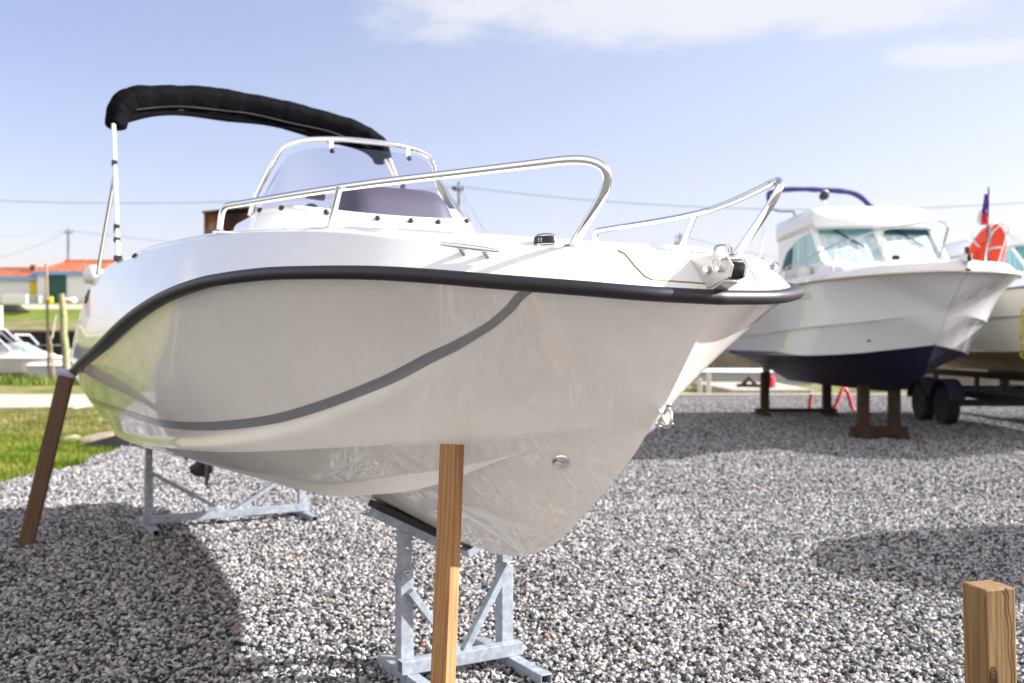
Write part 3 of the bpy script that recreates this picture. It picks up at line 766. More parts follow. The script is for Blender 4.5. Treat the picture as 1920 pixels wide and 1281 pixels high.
# ------------------------------------------------------------------ props and stands of the front boat
def W1(u, v, z): # boat coords -> world
    return Vector((BX - HX*u + HY*v, BY - HY*u - HX*v, z))
def prop(name, base, top, w, yaw, material, label, group, pad=None):
    base = Vector(base); top = Vector(top); d = top - base; h = d.length
    e = empty(name, base); q = Vector((0, 0, 1)).rotation_difference(d.normalized())
    e.rotation_mode = 'QUATERNION'; e.rotation_quaternion = q @ Matrix.Rotation(yaw, 3, 'Z').to_quaternion()
    m_ = MB(); m_.box((0, 0, h/2 - .03), (w, w, h + .06)); o = m_.build('timber', material, e, bevel=.004)
    if pad:
        m_ = MB(); m_.box((0, 0, h + .012), (w*1.25, w*1.1, .03)); m_.build('pad', pad, e, bevel=.006)
    tag(e, label, 'timber prop', group)
    return e
prop('timber_prop', (-.222, 3.02, 0), (-.186, 3.10, 1.03), .0575, R(-29), M['timber'], 'pale sawn timber prop standing upright against the bow bottom of the front boat', 'timber props holding the front boat')
prop('timber_prop', (-3.20, 6.55, 0), (-2.875, 6.43, 1.135), .088, R(12), M['timber_dark'], 'dark brown timber prop leaning in under the stern rub rail of the front boat', 'timber props holding the front boat', M['pilehead'])

def stand(u0, halfw, beamz, tops, brace_top, label, pad_len, pad_drop, footlen):
    e = empty('boat_stand', W1(u0, 0, 0), rz1)
    def s_(u, v, z): return Vector((-u, -v, z))
    tag(e, label, 'boat stand', 'galvanised stands under the front boat')
    for sg in (1, -1):
        m_ = MB(); m_.bar(s_(-footlen[0], sg*halfw, .028), s_(footlen[1], sg*halfw, .028), .05, .056, open_tube=True); m_.build('foot', M['galv'], e, bevel=.0015)
        zt = tops[0 if sg > 0 else 1]; zj = zt * .74
        m_ = MB(); m_.bar(s_(0, sg*halfw, .058), s_(0, sg*halfw, zj), .060, .055, up=(0, 1, 0)); u_ = m_.build('upright', M['galv'], e, bevel=.003)
        m_ = MB(); m_.bar(s_(0, sg*halfw, zj - .05), s_(0, sg*halfw, zt), .050, .045, up=(0, 1, 0)); m_.build('telescopic_tube', M['galv'], u_, bevel=.003)
        m_ = MB()
        for z in (zj - .015, zj + .09): m_.tube([s_(-.022, sg*halfw, z), s_(-.034, sg*halfw, z), s_(-.040, sg*halfw, z)], [.009, .009, .006], 6)
        m_.tube([s_(-.034, sg*halfw + .02, zj), s_(-.034, sg*halfw - .035, zj + .004)], .005, 6)
        m_.each('bolt', M['steel'], u_)
        # tilted channel with rubber pad
        a = s_(-.02, sg*(halfw + pad_len*.42), zt + pad_drop*.42 + .01); b = s_(-.02, sg*(halfw - pad_len*.58), zt - pad_drop*.58 + .01)
        m_ = MB(); m_.bar(a, b, .07, .035); pa = m_.build('pad_channel', M['galv'], e, bevel=.003)
        n = Vector((0, 0, .034)); m_ = MB(); m_.bar(a + n, b + n, .085, .030); m_.build('rubber_pad', M['black'], pa, bevel=.006)
        m_ = MB(); m_.bar(s_(-.043, sg*(halfw - .005), brace_top[0 if sg > 0 else 1]), s_(-.043, sg*halfw*.08, beamz + .02), .028, .034, up=(1, 0, 0)); m_.build('brace', M['galv'], e, bevel=.0015)
    m_ = MB(); m_.bar(s_(-.058, halfw + .045, beamz), s_(-.058, -halfw - .045, beamz), .05, .052, open_tube=True); m_.build('crossbeam', M['galv'], e, bevel=.0015)
    return e
stand(1.60, .226, .083, (.605, .58), (.37, .43), 'small galvanised steel stand under the forefoot beside the pale timber prop', .34, .175, (.34, .22))
stand(5.42, .56, .086, (.60, .60), (.42, .40), 'wide galvanised steel stand under the stern of the front boat', .30, .05, (.32, .28))

# right foreground post
e = empty('timber_post', (1.095, 2.30, 0)); e.rotation_euler = (0, R(-1.6), R(13))
m_ = MB(); m_.box((0, 0, .39), (.079, .081, .80)); m_.build('post_timber', M['timber_post'], e, bevel=.004)
for nm_, pts_ in (('split', [(.012, .79), (.020, .775), (.018, .75), (.027, .70), (.024, .66), (.031, .60), (.030, .52), (.036, .44)]), ('split', [(-.040, .775), (-.041, .70), (-.0395, .62), (-.040, .55), (-.039, .47)])):
    ww_ = [.003] + [.0012] * 5 + [.0006] * 2
    m_ = MB(); rr_ = [[(x - w_, -.0418, z), (x, -.0424, z), (x + w_, -.0418, z)] for (x, z), w_ in zip(pts_, ww_)]
    m_.grid(rr_); m_.build(nm_, M['crack'], e)
for k in range(4):
    r0 = .004 + .0055*k
    m_ = MB(); m_.tube([(-.024 + .9*r0*math.cos(a)*.55, -.0405, .585 + r0*1.5*math.sin(a)) for a in [2*PI*q/24 for q in range(24)]], .0014, 6, closed=True); m_.build('knot_ring', M['crack'], e)
e.location = (1.119, 2.30, 0)
tag(e, 'short square pine post with a split and knot, nearest the camera at the right', 'post')

# ------------------------------------------------------------------ other boats
def generic_hull(parent, fn, T, mats, length, gunz):
    KZ2, AV2, AZ2, KV2, KZk, RV2, RZ2 = T
    us2 = [length * (i / 90) ** 1.7 for i in range(91)]
    def sec(u):
        k = KZ2(u); va = AV2(u); za = max(AZ2(u), k) if va > 0 else k
        vk = KV2(u); zk = max(KZk(u), za + .02) if vk > 0 else max(k, za)
        if vk <= 0: zk = k
        vr = RV2(u); zr = RZ2(u)
        bot = [(va * t, k + (za - k) * t + .05*math.sin(PI*t)*(1 if va > 0 else 0) * min(1, va)) for t in [j/10 for j in range(11)]]
        side = [(va, za)]
        step = .025 * sstep(0, .5, va)
        side.append((va + step, za + .002))
        for j in range(1, 7): side.append((va + step + (vk - va - step) * j/6, za + (zk - za) * j/6))
        st2 = .035 * sstep(0, .7, vk)
        side.append((vk + st2, zk + .006))
        for j in range(1, 13):
            t = j/12; side.append((max(0, vk + st2 + (vr - vk - st2) * t - .03*math.sin(PI*t)*(1 - sstep(0, 3, u))*sstep(0, .6, u)), zk + .006 + (zr - zk - .006) * t))
        return bot, side
    S = [sec(u) for u in us2]
    m_ = MB(); m_.grid([[fn(u, v, z) for v, z in s[0]] for u, s in zip(us2, S)]); m_.grid([[fn(u, -v, z) for v, z in s[0]] for u, s in zip(us2, S)], flip=True)
    poly = [fn(length, v, z) for v, z in S[-1][0]] + [fn(length, -v, z) for v, z in S[-1][0][::-1][:-1]]
    m_.add(poly, [tuple(range(len(poly)))])
    m_.build('bottom', mats[0], parent, smooth=25, merge=.001)
    m_ = MB()
    for k0, k1 in ((0, 2), (1, 8), (7, 9), (8, 21)):      # strakes meet at hard moulded edges
        m_.grid([[fn(u, v, z) for v, z in s[1][k0:k1]] for u, s in zip(us2, S)]); m_.grid([[fn(u, -v, z) for v, z in s[1][k0:k1]] for u, s in zip(us2, S)], flip=True)
    poly = [fn(length, v, z) for v, z in S[-1][1]] + [fn(length, -v, z) for v, z in S[-1][1][::-1]]
    m_.add(poly, [tuple(range(len(poly)))])
    m_.build('topsides', mats[1], parent, smooth=50)
    # deck with toe moulding
    rows = []
    for u in us2:
        v = RV2(u); z = RZ2(u); g = gunz
        rows.append([fn(u, q, zz) for q, zz in ((v, z), (v + .03, z + .01), (v + .03, z + .05), (max(0, v - .02), z + .06), (max(0, v - .09), z + g), (max(0, v - .16), z + g + .01), (max(0, v - .35) * .9, z + g + .03), (0, z + g + .06))])
    rowp = [[(p[0], -p[1], p[2]) for p in r] for r in rows]
    m_ = MB(); m_.grid(rows); m_.grid(rowp, flip=True); m_.build('deck', mats[2], parent, smooth=35, merge=.001)
    for sg in (1,):
        pth = [fn(u, RV2(u) + .028, RZ2(u) + .012) for u in us2[::-1]] + [fn(u, -RV2(u) - .028, RZ2(u) + .012) for u in us2[1:]]
        m_ = MB(); m_.tube(pth, .014, 8); m_.build('gunwale_trim', mats[3], parent, smooth=60)
    return S, us2

M['trim'] = mat('tan_trim', (.30, .24, .17), .6)
M['tealtrim'] = mat('teal_trim', (.02, .10, .10), .5)
b2 = empty('cabin_boat', (5.2, 14.9, 0), R(-90))
tag(b2, 'white pilothouse boat with dark blue bottom and teal windows on brown trestles', 'boat')
def F2(u, v, z): return (3.55 - u, -v, z)
K2 = pch([0, .10, .35, .57, .74, .89, 1.22, 1.6, 2.05, 3, 7.4], [2.13, 2.08, 1.87, 1.685, 1.45, 1.31, .95, .78, .69, .645, .62])
T2 = (K2, pch([.89, 1.2, 1.6, 2.3, 3.5, 7.4], [0, .36, .70, .98, 1.12, 1.10]), pch([.89, 1.2, 1.6, 2.3, 3.5, 7.4], [1.31, 1.25, 1.195, 1.16, 1.14, 1.13]),
      pch([.57, .8, 1.2, 2, 3.5, 7.4], [0, .40, .74, 1.05, 1.19, 1.15]), pch([.57, .8, 1.2, 2, 3.5, 7.4], [1.69, 1.64, 1.59, 1.55, 1.50, 1.43]),
      pch([0, .04, .2, .5, 1, 2, 3.5, 7.4], [0, .28, .56, .82, 1.04, 1.21, 1.27, 1.22]), pch([0, 1, 3, 7.4], [2.13, 2.125, 2.13, 2.14]))
generic_hull(b2, F2, T2, (M['navy'], M['b2white'], M['b2deck'], M['trim']), 7.4, .13)
# violet boot stripe towards the stern
def side2(u, h):
    va = T2[1](u) + .025; za = T2[2](u); vk = T2[3](u); zk = T2[4](u); t = (h) / (zk - za); return va + (vk - va) * t, za + h
m_ = MB()
rows = []
for i in range(30):
    u = 2.7 + 4.65 * i / 29; hh = .004 + .055 * sstep(2.7, 4.0, u)
    rows.append([(lambda q: (q[0], q[1] - .004, q[2]))(F2(u, *side2(u, .002 + hh * k / 3))) for k in range(4)])
m_.grid(rows); o = m_.build('boot_stripe', M['purple'], b2)
m_ = MB()
for k in range(2):
    m_.grid([[(lambda q: (q[0], q[1] - .006, q[2]))(F2(u, T2[5](u) - .012 - .17*(.09 + .03*k), 2.0 - .05*k - h)) for h in (0, .016)] for u in (2.05, 2.4, 2.8, 3.3)])
m_.build('side_stripe', M['stripe'], b2)
# fore-cabin trunk and pilot house
def outline(uf, ub, hw, nose, n=24):
    pts = []
    for k in range(n + 1):
        a = -1 + 2*k/n; v = hw * math.sin(a * PI/2) if abs(a) < 1 else hw * a
        pts.append((uf + nose * (1 - math.cos(a * PI/2)), v))
    return pts + [(ub, hw), (ub, -hw)]
def loft2(name, levels, material, parent, fn, cap=True, smooth=40, bevel=0):
    rows = []
    for uf, ub, hw, nose, z in levels: rows.append([fn(u, v, z) for u, v in outline(uf, ub, hw, nose)])
    m_ = MB(); m_.grid(rows, close=True); n = len(rows[0])
    if cap: m_.f += [tuple(range(n)), tuple(range((len(rows)-1)*n, len(rows)*n))]; m_.m += [0, 0]
    return m_.build(name, material, parent, smooth=smooth, bevel=bevel)
loft2('coach_roof', [(1.25, 4.8, .92, .25, 2.25), (1.5, 4.8, .90, .25, 2.33), (2.2, 4.8, .90, .14, 2.40), (2.36, 4.8, .89, .10, 2.46)], M['b2deck'], b2, F2)
loft2('roof', [(2.78, 4.86, .865, .16, 2.955), (2.70, 4.88, .885, .18, 2.985), (2.71, 4.92, .89, .2, 3.08), (2.80, 4.95, .885, .22, 3.18), (2.98, 5.0, .85, .25, 3.28), (3.25, 4.9, .74, .3, 3.335), (3.7, 4.6, .5, .3, 3.36)], M['b2deck'], b2, F2, smooth=50)
# screen: three panes with curtains, side windows
def curtain_mat(name, c1, c2, sc_):
    m, nt, b = new_mat(name); N = nt.nodes; L_ = nt.links
    tc = N.new('ShaderNodeTexCoord'); mp = N.new('ShaderNodeMapping'); mp.inputs['Scale'].default_value = (sc_, sc_, .6); mp.inputs['Rotation'].default_value = (.15, .1, 0); L_.new(tc.outputs['Object'], mp.inputs[0])
    n = N.new('ShaderNodeTexNoise'); n.inputs['Scale'].default_value = 2; n.inputs['Detail'].default_value = 5; L_.new(mp.outputs[0], n.inputs['Vector'])
    r = ramp(nt, n.outputs['Fac'], [(.35, c1), (.6, c2)]); L_.new(r.outputs[0], b.inputs['Base Color']); b.inputs['Roughness'].default_value = .25; b.inputs['Coat Weight'].default_value = .8; b.inputs['Coat Roughness'].default_value = .02
    return m
M['curtain'] = curtain_mat('window_curtain_pale', (.30, .46, .50), (.58, .68, .70), 6)
M['curtain2'] = curtain_mat('window_curtain_teal', (.06, .30, .33), (.22, .50, .52), 7)
def base_c(v): return 2.42 + .10 * (v/.87)**2
def top_c(v): return 2.92 + .12 * (v/.86)**2
def scr(v, t): 
    return F2(base_c(v) + (top_c(v) - base_c(v)) * t, v * (1 - .015*t), 2.45 + .52 * t)
panes = [(.84, .04), (-.04, -.82)]
for (va, vb) in panes:
    m_ = MB(); m_.grid([[scr(va + (vb - va) * k/8, t) for t in (.03, .35, .7, 1)] for k in range(9)]); pn = m_.build('window', M['curtain'], b2, smooth=40)
    m_ = MB(); vm = va + (vb - va) * .45
    m_.tube([Vector(scr(vm + .12, .97)) + Vector((.02, 0, .01)), Vector(scr(vm - .22, .42)) + Vector((.02, 0, .01))], .011, 6); m_.build('wiper', M['darkmetal'], pn)
    m_ = MB(); m_.grid([[Vector(scr(va + (vb - va) * k/8, t)) + Vector((.006, 0, .002)) for t in (.86 - .10*k/8 if va > 0 else .80 + .0*k, 1)] for k in range(9)]); m_.build('window_shade', M['tealdark'] if va < 0 else M['teal'], pn)
for v in (.86, 0, -.84):
    m_ = MB(); rows = []
    for t in (-.02, .35, .7, 1.02):
        c = Vector(scr(v, t)); rows.append(c + Vector((.018, 0, .006)))
    m_.tube(rows, .048 if v else .058, 8, prof=[(1, .35), (.6, .6), (-.6, .6), (-1, .35), (-1, -.35), (-.6, -.6), (.6, -.6), (1, -.35)]); m_.build('screen_pillar', M['b2deck'], b2, smooth=30)
m_ = MB(); m_.tube([Vector(scr(v, .01)) + Vector((.012, 0, 0)) for v in (.6, .3, .1)], .014, 6); m_.build('screen_seal', M['darkmetal'], b2)
for sg in (1, -1):
    m_ = MB(); m_.prism([F2(u, sg*.868, z) for u, z in ((2.56, 2.42), (3.08, 2.97), (4.85, 2.97), (4.85, 2.42))], (0, .02*sg, 0)); sd_ = m_.build('cabin_side', M['b2deck'], b2)
    ar_ = [(2.66, 2.47), (3.10, 2.93)] + [(3.1 + 1.5*math.sin(a), 2.50 + .43*math.cos(a)) for a in [R(15 + 75*k/8) for k in range(9)]] + [(4.62, 2.42)]
    m_ = MB(); m_.prism([F2(u, sg*.872, z) for u, z in ar_], (0, .006*sg, 0)); w_2 = m_.build('side_window', M['curtain2'], sd_)
    m_ = MB(); 
    for uu, zz in ((3.35, 2.91), (3.9, 2.86)): m_.bar(F2(uu, sg*.878, 2.44), F2(uu, sg*.878, zz), .035, .012, up=(0, 1, 0))
    m_.each('window_divider', M['white'], w_2)
    m_ = MB(); m_.prism([F2(u, sg*.880, z) for u, z in ((4.0, 2.80), (4.3, 2.74), (4.60, 2.50), (4.62, 2.43), (4.1, 2.43))], (0, -.004*sg, 0)); m_.build('window_shade', M['tealdark'], w_2)
# rails
for sg in (1, -1):
    pr_ = empty('pulpit_rail', (0, 0, 0)); pr_.parent = b2
    q = rounded([F2(4.1, sg*1.16, 2.27), F2(3.6, sg*1.15, 2.42), F2(1.3, sg*1.02, 2.62), F2(.5, sg*.75, 2.70), F2(.02, sg*.34, 2.725), F2(-.05, sg*.24, 2.68), F2(.16, sg*.27, 2.26)], [0, .3, .5, .4, .1, .06, 0], 7)
    m_ = MB(); m_.tube(dense(q, .06), .0125, 8); m_.build('handrail', M['steel'], pr_, smooth=60)
    for (u, v, zt) in ((3.3, 1.15, 2.45), (1.55, 1.02, 2.60), (.62, .74, 2.68)):
        m_ = MB(); m_.tube([F2(u + .06, sg*(v + .0), 2.25), F2(u, sg*v, zt)], .011, 8); m_.build('stanchion', M['steel'], pr_, smooth=60)
# bits: bow roller, cleat, light, fender, hooter, aerial
br2 = empty('bow_roller', F2(.03, .03, 2.27), 0); br2.parent = b2
m_ = MB(); m_.box((.02, .03, .03), (.20, .012, .09)); m_.box((.02, -.03, .03), (.20, .012, .09)); m_.build('cheek_plate', M['steel'], br2, bevel=.004)
m_ = MB(); m_.lathe((.08, 0, .03), [(.04, -.024), (.02, 0), (.04, .024)], 14, Matrix.Rotation(R(90), 3, 'X')); m_.box((.06, .0, .11), (.05, .03, .09)); m_.build('roller', M['black'], br2)
m_ = MB(); m_.tube(spline([F2(2.95, 1.02, 2.30), F2(2.9, 1.0, 2.36), F2(3.4, .98, 2.37), F2(3.8, 1.0, 2.33)], 8), [.05] + [.085]*22 + [.05]*2, 12); m_.build('fender', M['white'], b2, smooth=60)
m_ = MB(); m_.tube([F2(1.62, .50, 2.37), F2(1.62, .30, 2.37)], .012, 8); m_.tube([F2(1.62, .44, 2.30), F2(1.62, .44, 2.37)], .016, 8); m_.tube([F2(1.62, .36, 2.30), F2(1.62, .36, 2.37)], .016, 8); m_.build('deck_cleat', M['white'], b2, smooth=60)
m_ = MB(); m_.box(F2(2.30, -.06, 2.50), (.08, .09, .06)); m_.build('spot_lamp', M['darkmetal'], b2, bevel=.01)
sl = empty('search_light', F2(3.75, .47, 3.34), 0); sl.parent = b2
m_ = MB(); m_.tube([(0, 0, 0), (0, 0, .16)], .014, 8); m_.build('light_stem', M['steel'], sl, smooth=60)
m_ = MB(); m_.lathe((0, 0, .215), [(.03, -.06), (.066, -.03), (.07, .05), (.055, .055)], 18, Matrix.Rotation(R(75), 3, 'Y')); m_.build('light_head', M['darkmetal'], sl, smooth=40)
an = empty('aerial', F2(4.4, .25, 3.34), 0); an.parent = b2
m_ = MB(); m_.tube([(0, 0, 0), (0, 0, .34)], .010, 8); m_.build('aerial_stem', M['white'], an)
m_ = MB(); m_.lathe((0, 0, .36), [(.02, -.05), (.05, -.03), (.055, .02), (.03, .045)], 14); m_.build('aerial_dome', M['white'], an, smooth=60)
m_ = MB(); m_.tube(spline([F2(4.2, .80, 3.27), F2(4.1, .83, 3.36), F2(4.8, .86, 3.46), F2(5.4, .9, 3.60)], 6), .012, 8); m_.build('roof_rail', M['darkmetal'], b2, smooth=60)
bm2 = empty('bimini', F2(5.6, 0, 3.3), 0); bm2.parent = b2
def n_(v, z, u=5.6): return (5.6 - u, -v, z - 3.3)
pa_ = dense(rounded([n_(.78, 3.62), n_(.86, 3.88), n_(.5, 3.95), n_(-.2, 3.93), n_(-.68, 3.88), n_(-.93, 3.62)], [0, .1, .3, .4, .25, 0], 6), .05)
m_ = MB(); m_.tube(pa_, [.038 + .004*math.sin(k*1.1) + .010*k/len(pa_) for k in range(len(pa_))], 12); m_.build('canopy_sleeve', M['bluecloth'], bm2, smooth=70)
for sg in (1, -1):
    m_ = MB(); m_.tube([n_(sg*.86, 3.66), n_(sg*1.1, 2.3, 5.4)], .012, 8); m_.build('bimini_bow', M['alu'], bm2)
m_ = MB(); rows = []
for z, cu, wx in ((1.0, 7.3, .22), (.62, 7.2, .20), (.50, 7.2, .14), (.40, 7.25, .03)): rows.append([F2(cu + wx*math.cos(a), .45 + .05*math.sin(a), z) for a in [2*PI*k/12 for k in range(12)]])
m_.grid(rows, close=True); m_.build('stern_drive', M['black'], b2, smooth=50)
m_ = MB(); m_.lathe(F2(.95, .0, 0), [(.001, 0)], 3) if False else None
m_.tube([F2(1.05, .36, 1.46), F2(1.05, .39, 1.46)], .02, 8); m_.tube([F2(1.35, .62, 1.36), F2(1.35, .67, 1.36)], .012, 8); m_.each('skin_fitting', M['darkmetal'], b2)

def timber_trestle(x, y, hw, h, label, fore=.28):
    e = empty('timber_trestle', (x, y, 0)); tag(e, label, 'trestle', 'brown timber trestles under the pilothouse boat')
    for sg in (1, -1):
        m_ = MB(); m_.box((sg*hw, 0, .12 + (h - .12)/2), (.14, .14, h - .12)); m_.build('trestle_leg', M['rust'], e, bevel=.006)
        m_ = MB(); m_.box((sg*(hw + .04), 0, .035), (.14, fore*2, .07)); m_.build('trestle_foot', M['rust'], e, bevel=.006)
    m_ = MB(); m_.box((0, 0, .107), (hw*2 + .34, .16, .07 if hw > .4 else .13)); m_.build('crossbeam', M['rust'], e, bevel=.006)
timber_trestle(5.10, 13.85, .215, .74, 'narrow brown timber trestle under the bow of the pilothouse boat')
timber_trestle(5.13, 18.0, .56, .80, 'wide brown timber trestle under the stern of the pilothouse boat')

# boat 3 on its trailer
b3 = empty('cabin_cruiser', (8.35, 15.0, 0), R(-90))
tag(b3, 'cream hulled cabin cruiser with teal windows, cut by the right edge of the photo', 'boat')
def F3(u, v, z): return (3.6 - u, -v, z)
T3 = (pch([0, .3, .8, 1.5, 2.4, 7.5], [2.05, 1.7, 1.25, .98, .88, .85]), pch([.7, 1.2, 2, 3, 7.5], [0, .5, .95, 1.18, 1.2]), pch([.7, 1.2, 2, 3, 7.5], [1.33, 1.29, 1.24, 1.20, 1.18]),
      pch([.35, 1, 2, 3, 7.5], [0, .7, 1.15, 1.27, 1.28]), pch([.35, 1, 2, 3, 7.5], [1.75, 1.73, 1.71, 1.70, 1.68]),
      pch([0, .05, .3, 1, 2, 3, 7.5], [0, .3, .65, 1.1, 1.3, 1.36, 1.34]), pch([0, 2, 7.5], [2.12, 2.09, 2.07]))
generic_hull(b3, F3, T3, (M['yellowed'], M['cream'], M['b2deck'], M['tealtrim']), 7.5, .14)
loft2('cabin_base', [(2.0, 5.6, 1.05, .35, 2.2), (2.3, 5.6, 1.02, .35, 2.34)], M['b2deck'], b3, F3)
loft2('roof', [(2.95, 6.0, 1.06, .3, 2.72), (2.85, 6.05, 1.10, .3, 2.76), (2.95, 6.0, 1.08, .35, 2.92), (3.3, 5.9, .95, .4, 3.02), (3.9, 5.6, .6, .4, 3.05)], M['b2deck'], b3, F3, smooth=50)
for sg in (1, -1):
    m_ = MB(); m_.prism([F3(u, sg*1.02, z) for u, z in ((2.62, 2.32), (3.2, 2.76), (5.55, 2.76), (5.55, 2.32))], (0, .02*sg, 0)); sd_ = m_.build('cabin_side', M['b2deck'], b3)
    m_ = MB(); m_.prism([F3(u, sg*1.026, z) for u, z in ((2.78, 2.36), (3.22, 2.70), (3.95, 2.70), (3.95, 2.36))], (0, .006*sg, 0)); m_.build('side_window', M['curtain2'], sd_)
    m_ = MB(); m_.prism([F3(u, sg*1.026, z) for u, z in ((4.55, 2.40), (4.55, 2.66), (5.3, 2.66), (5.3, 2.40))], (0, .006*sg, 0)); m_.build('side_window', mat('navy_pane', (.05, .09, .22), .15, coat=.5), sd_)
    m_ = MB(); m_.prism([F3(u, sg*1.05, z) for u, z in ((5.6, 2.25), (5.6, 2.92), (7.2, 2.80), (7.4, 2.25))], (0, -.02*sg, 0)); m_.build('canvas_screen', M['tealdark'], b3)
m_ = MB(); m_.grid([[F3(2.33 + .3*(v/1.0)**2 + .55*t, v*(1 - .02*t), 2.34 + .40*t) for t in (0, .5, 1)] for v in [-1 + .125*k for k in range(17)]]); m_.build('window', M['curtain2'], b3)
m_ = MB()
for k, (uu, vv) in enumerate(((4.9, .9), (4.6, .62), (4.6, .35), (4.6, .0), (4.6, -.35))): m_.tube([F3(uu, vv, 3.0), F3(uu + (.08 if k == 0 else 0), vv, 3.22)], .022, 8)
m_.tube([F3(4.6, 1.0, 3.03), F3(4.6, .95, 3.08), F3(4.6, -.5, 3.08)], .012, 8); m_.each('rod_holder', M['steel'], b3)
m_ = MB(); m_.tube([F3(4.2, -.35, 3.0), F3(4.2, -.35, 3.36)], .014, 8); m_.lathe(F3(4.2, -.35, 3.38), [(.03, -.04), (.04, 0), (.02, .04)], 10); m_.build('aerial', M['white'], b3)
tr = empty('boat_trailer', (8.35, 15.6, 0)); tag(tr, 'dark boat trailer with tandem wheels and navy mudguards under the cream cruiser', 'trailer')
for y in (.55, 1.45):
    for sx in (-1, 1):
        w_e = empty('wheel', (sx*1.30, y, .32)); w_e.parent = tr
        Mr = Matrix.Rotation(R(90), 3, 'Y')
        m_ = MB(); m_.lathe((0, 0, 0), [(.19, -.085), (.29, -.095), (.32, -.07), (.32, .07), (.29, .095), (.19, .085)], 28, Mr); m_.build('tyre', M['tyre'], w_e, smooth=40)
        m_ = MB(); m_.lathe((sx*.0, 0, 0), [(.19, -.075), (.16, -.05), (.06, -.04), (.06, .04), (.16, .05), (.19, .075)], 20, Mr); m_.build('rim', M['darkmetal'], w_e, smooth=40)
for y in (.55, 1.45):
    for sx in (-1, 1):
        m_ = MB(); m_.grid([[(sx*1.30 + dx, y - .42*math.cos(a), .33 + .42*math.sin(a)) for dx in (-.13, -.12, .12, .13)] for a in [R(8 + 164*k/14) for k in range(15)]]); o = m_.build('mudguard', M['mudguard'], tr, smooth=50); so = o.modifiers.new('t', 'SOLIDIFY'); so.thickness = .015
for sx in (-1, 1):
    m_ = MB(); m_.bar((sx*.95, -3.4, .5), (sx*.95, 3.2, .5), .08, .12); m_.build('chassis_rail', M['darkmetal'], tr)
    m_ = MB(); m_.bar((sx*.6, -2.6, .80), (sx*.6, 3.0, .80), .12, .10); m_.build('bunk', M['rust'], tr)
m_ = MB()
for y in (-2.4, 0, 1.0, 2.6): m_.bar((-.95, y, .5), (.95, y, .5), .07, .10); m_.bar((-.6, y, .5), (-.6, y, .78), .06, .06, up=(0, 1, 0)); m_.bar((.6, y, .5), (.6, y, .78), .06, .06, up=(0, 1, 0))
m_.bar((-1.3, .55, .33), (1.3, .55, .33), .06, .06); m_.bar((-1.3, 1.45, .33), (1.3, 1.45, .33), .06, .06); m_.each('cross_member', M['darkmetal'], tr)

SKIP = ('bimini', 'roof', 'cabin_side', 'window', 'screen_', 'search_light', 'aerial', 'spot_lamp', 'roof_rail')
def copy_tree(o, parent=None):
    c = o.copy(); col.objects.link(c); c.parent = parent
    for ch in list(o.children):
        if not ch.name.startswith(SKIP): copy_tree(ch, c)
    return c
b4 = copy_tree(b2); b4.location = (9.4, 6.15, 0); b4.rotation_euler = (0, 0, R(180))
b4['label'] = 'open white boat hull just outside the right edge, shading the gravel behind the pine post'
for tr0, x4 in ((bpy.data.objects['timber_trestle'], 7.9), (bpy.data.objects['timber_trestle.001'], 12.1)):
    c = copy_tree(tr0); c.location = (x4, 6.12, 0); c.rotation_euler = (0, 0, R(90))
    c['label'] = 'brown timber trestle under the boat outside the right edge, ' + ('towards its bow' if x4 < 9 else 'towards its stern')
    c['group'] = 'brown timber trestles outside the photo'
# things hanging on the pulpit of boat 2
lb = empty('lifebuoy', (5.76, 12.25, 2.44)); lb.rotation_euler = (R(72), R(16), R(-84)); lb.location = (5.82, 12.25, 2.44)
tag(lb, 'orange round lifebuoy with white bands hung on the bow rail of the pilothouse boat', 'lifebuoy')
m_ = MB(); m_.lathe((0, 0, 0), [(.12, .0), (.13, .03), (.20, .055), (.28, .05), (.325, .015), (.33, -.02), (.30, -.05), (.2, -.055), (.13, -.03)], 36, Matrix.Diagonal((1, 1.12, 1))); 
m_.lathe((0, 0, 0), [(.125, -.01), (.125, .01)], 24, Matrix.Diagonal((1, 1.12, 1)))
m_.build('ring', M['orange'], lb, smooth=40)
for a in (20, 75, 160, 250):
    m_ = MB(); c_a, s_a = math.cos(R(a)), math.sin(R(a)); m_.tube([(r_*c_a, r_*s_a*1.12, z) for r_, z in ((.12, .02), (.14, .045), (.20, .062), (.28, .057), (.325, .025))], .013, 6); m_.build('band', M['white'], lb)
m_ = MB(); m_.tube([(.335*math.cos(a), .335*1.12*math.sin(a), .01 + .01*math.sin(6*a)) for a in [2*PI*k/40 for k in range(40)]], .008, 6, closed=True); m_.build('grab_line', M['white'], lb)
fl = empty('flag', (5.70, 11.95, 2.62)); tag(fl, 'small drooping blue, white and red flag on a thin staff above the lifebuoy', 'flag')
m_ = MB(); m_.tube([(0, 0, -.35), (.02, 0, .58)], .010, 8); m_.build('staff', M['darkmetal'], fl)
cl_ = empty('flag_cloth', (0, 0, 0)); cl_.parent = fl
def fgrid(z0, z1, x0, x1):
    return [[(.015 + x0 + (x1 - x0)*k/8, .02*math.sin(k*1.3 + z*14), z) for k in range(9)] for z in [z0 + (z1 - z0)*j/8 for j in range(9)]]
def tri(rows, f):   # drooping: widen towards the foot
    return [[(x*f(z), y, z) for x, y, z in r] for r in rows]
wf = lambda z: .25 + .9 * sstep(.5, .15, z) if False else (.3 + .8 * (1 - sstep(.18, .5, z)))
for nm, mt, z0, z1, x0, x1 in (('blue_stripe', M['flagblue'], .26, .50, -.10, 0), ('red_stripe', M['red'], .13, .27, -.085, .0), ('white_stripe', M['white'], .15, .30, -.125, -.085)):
    m_ = MB(); m_.grid(tri(fgrid(z0, z1, x0, x1), wf)); o = m_.build(nm, mt, cl_, smooth=60); so = o.modifiers.new('t', 'SOLIDIFY'); so.thickness = .004
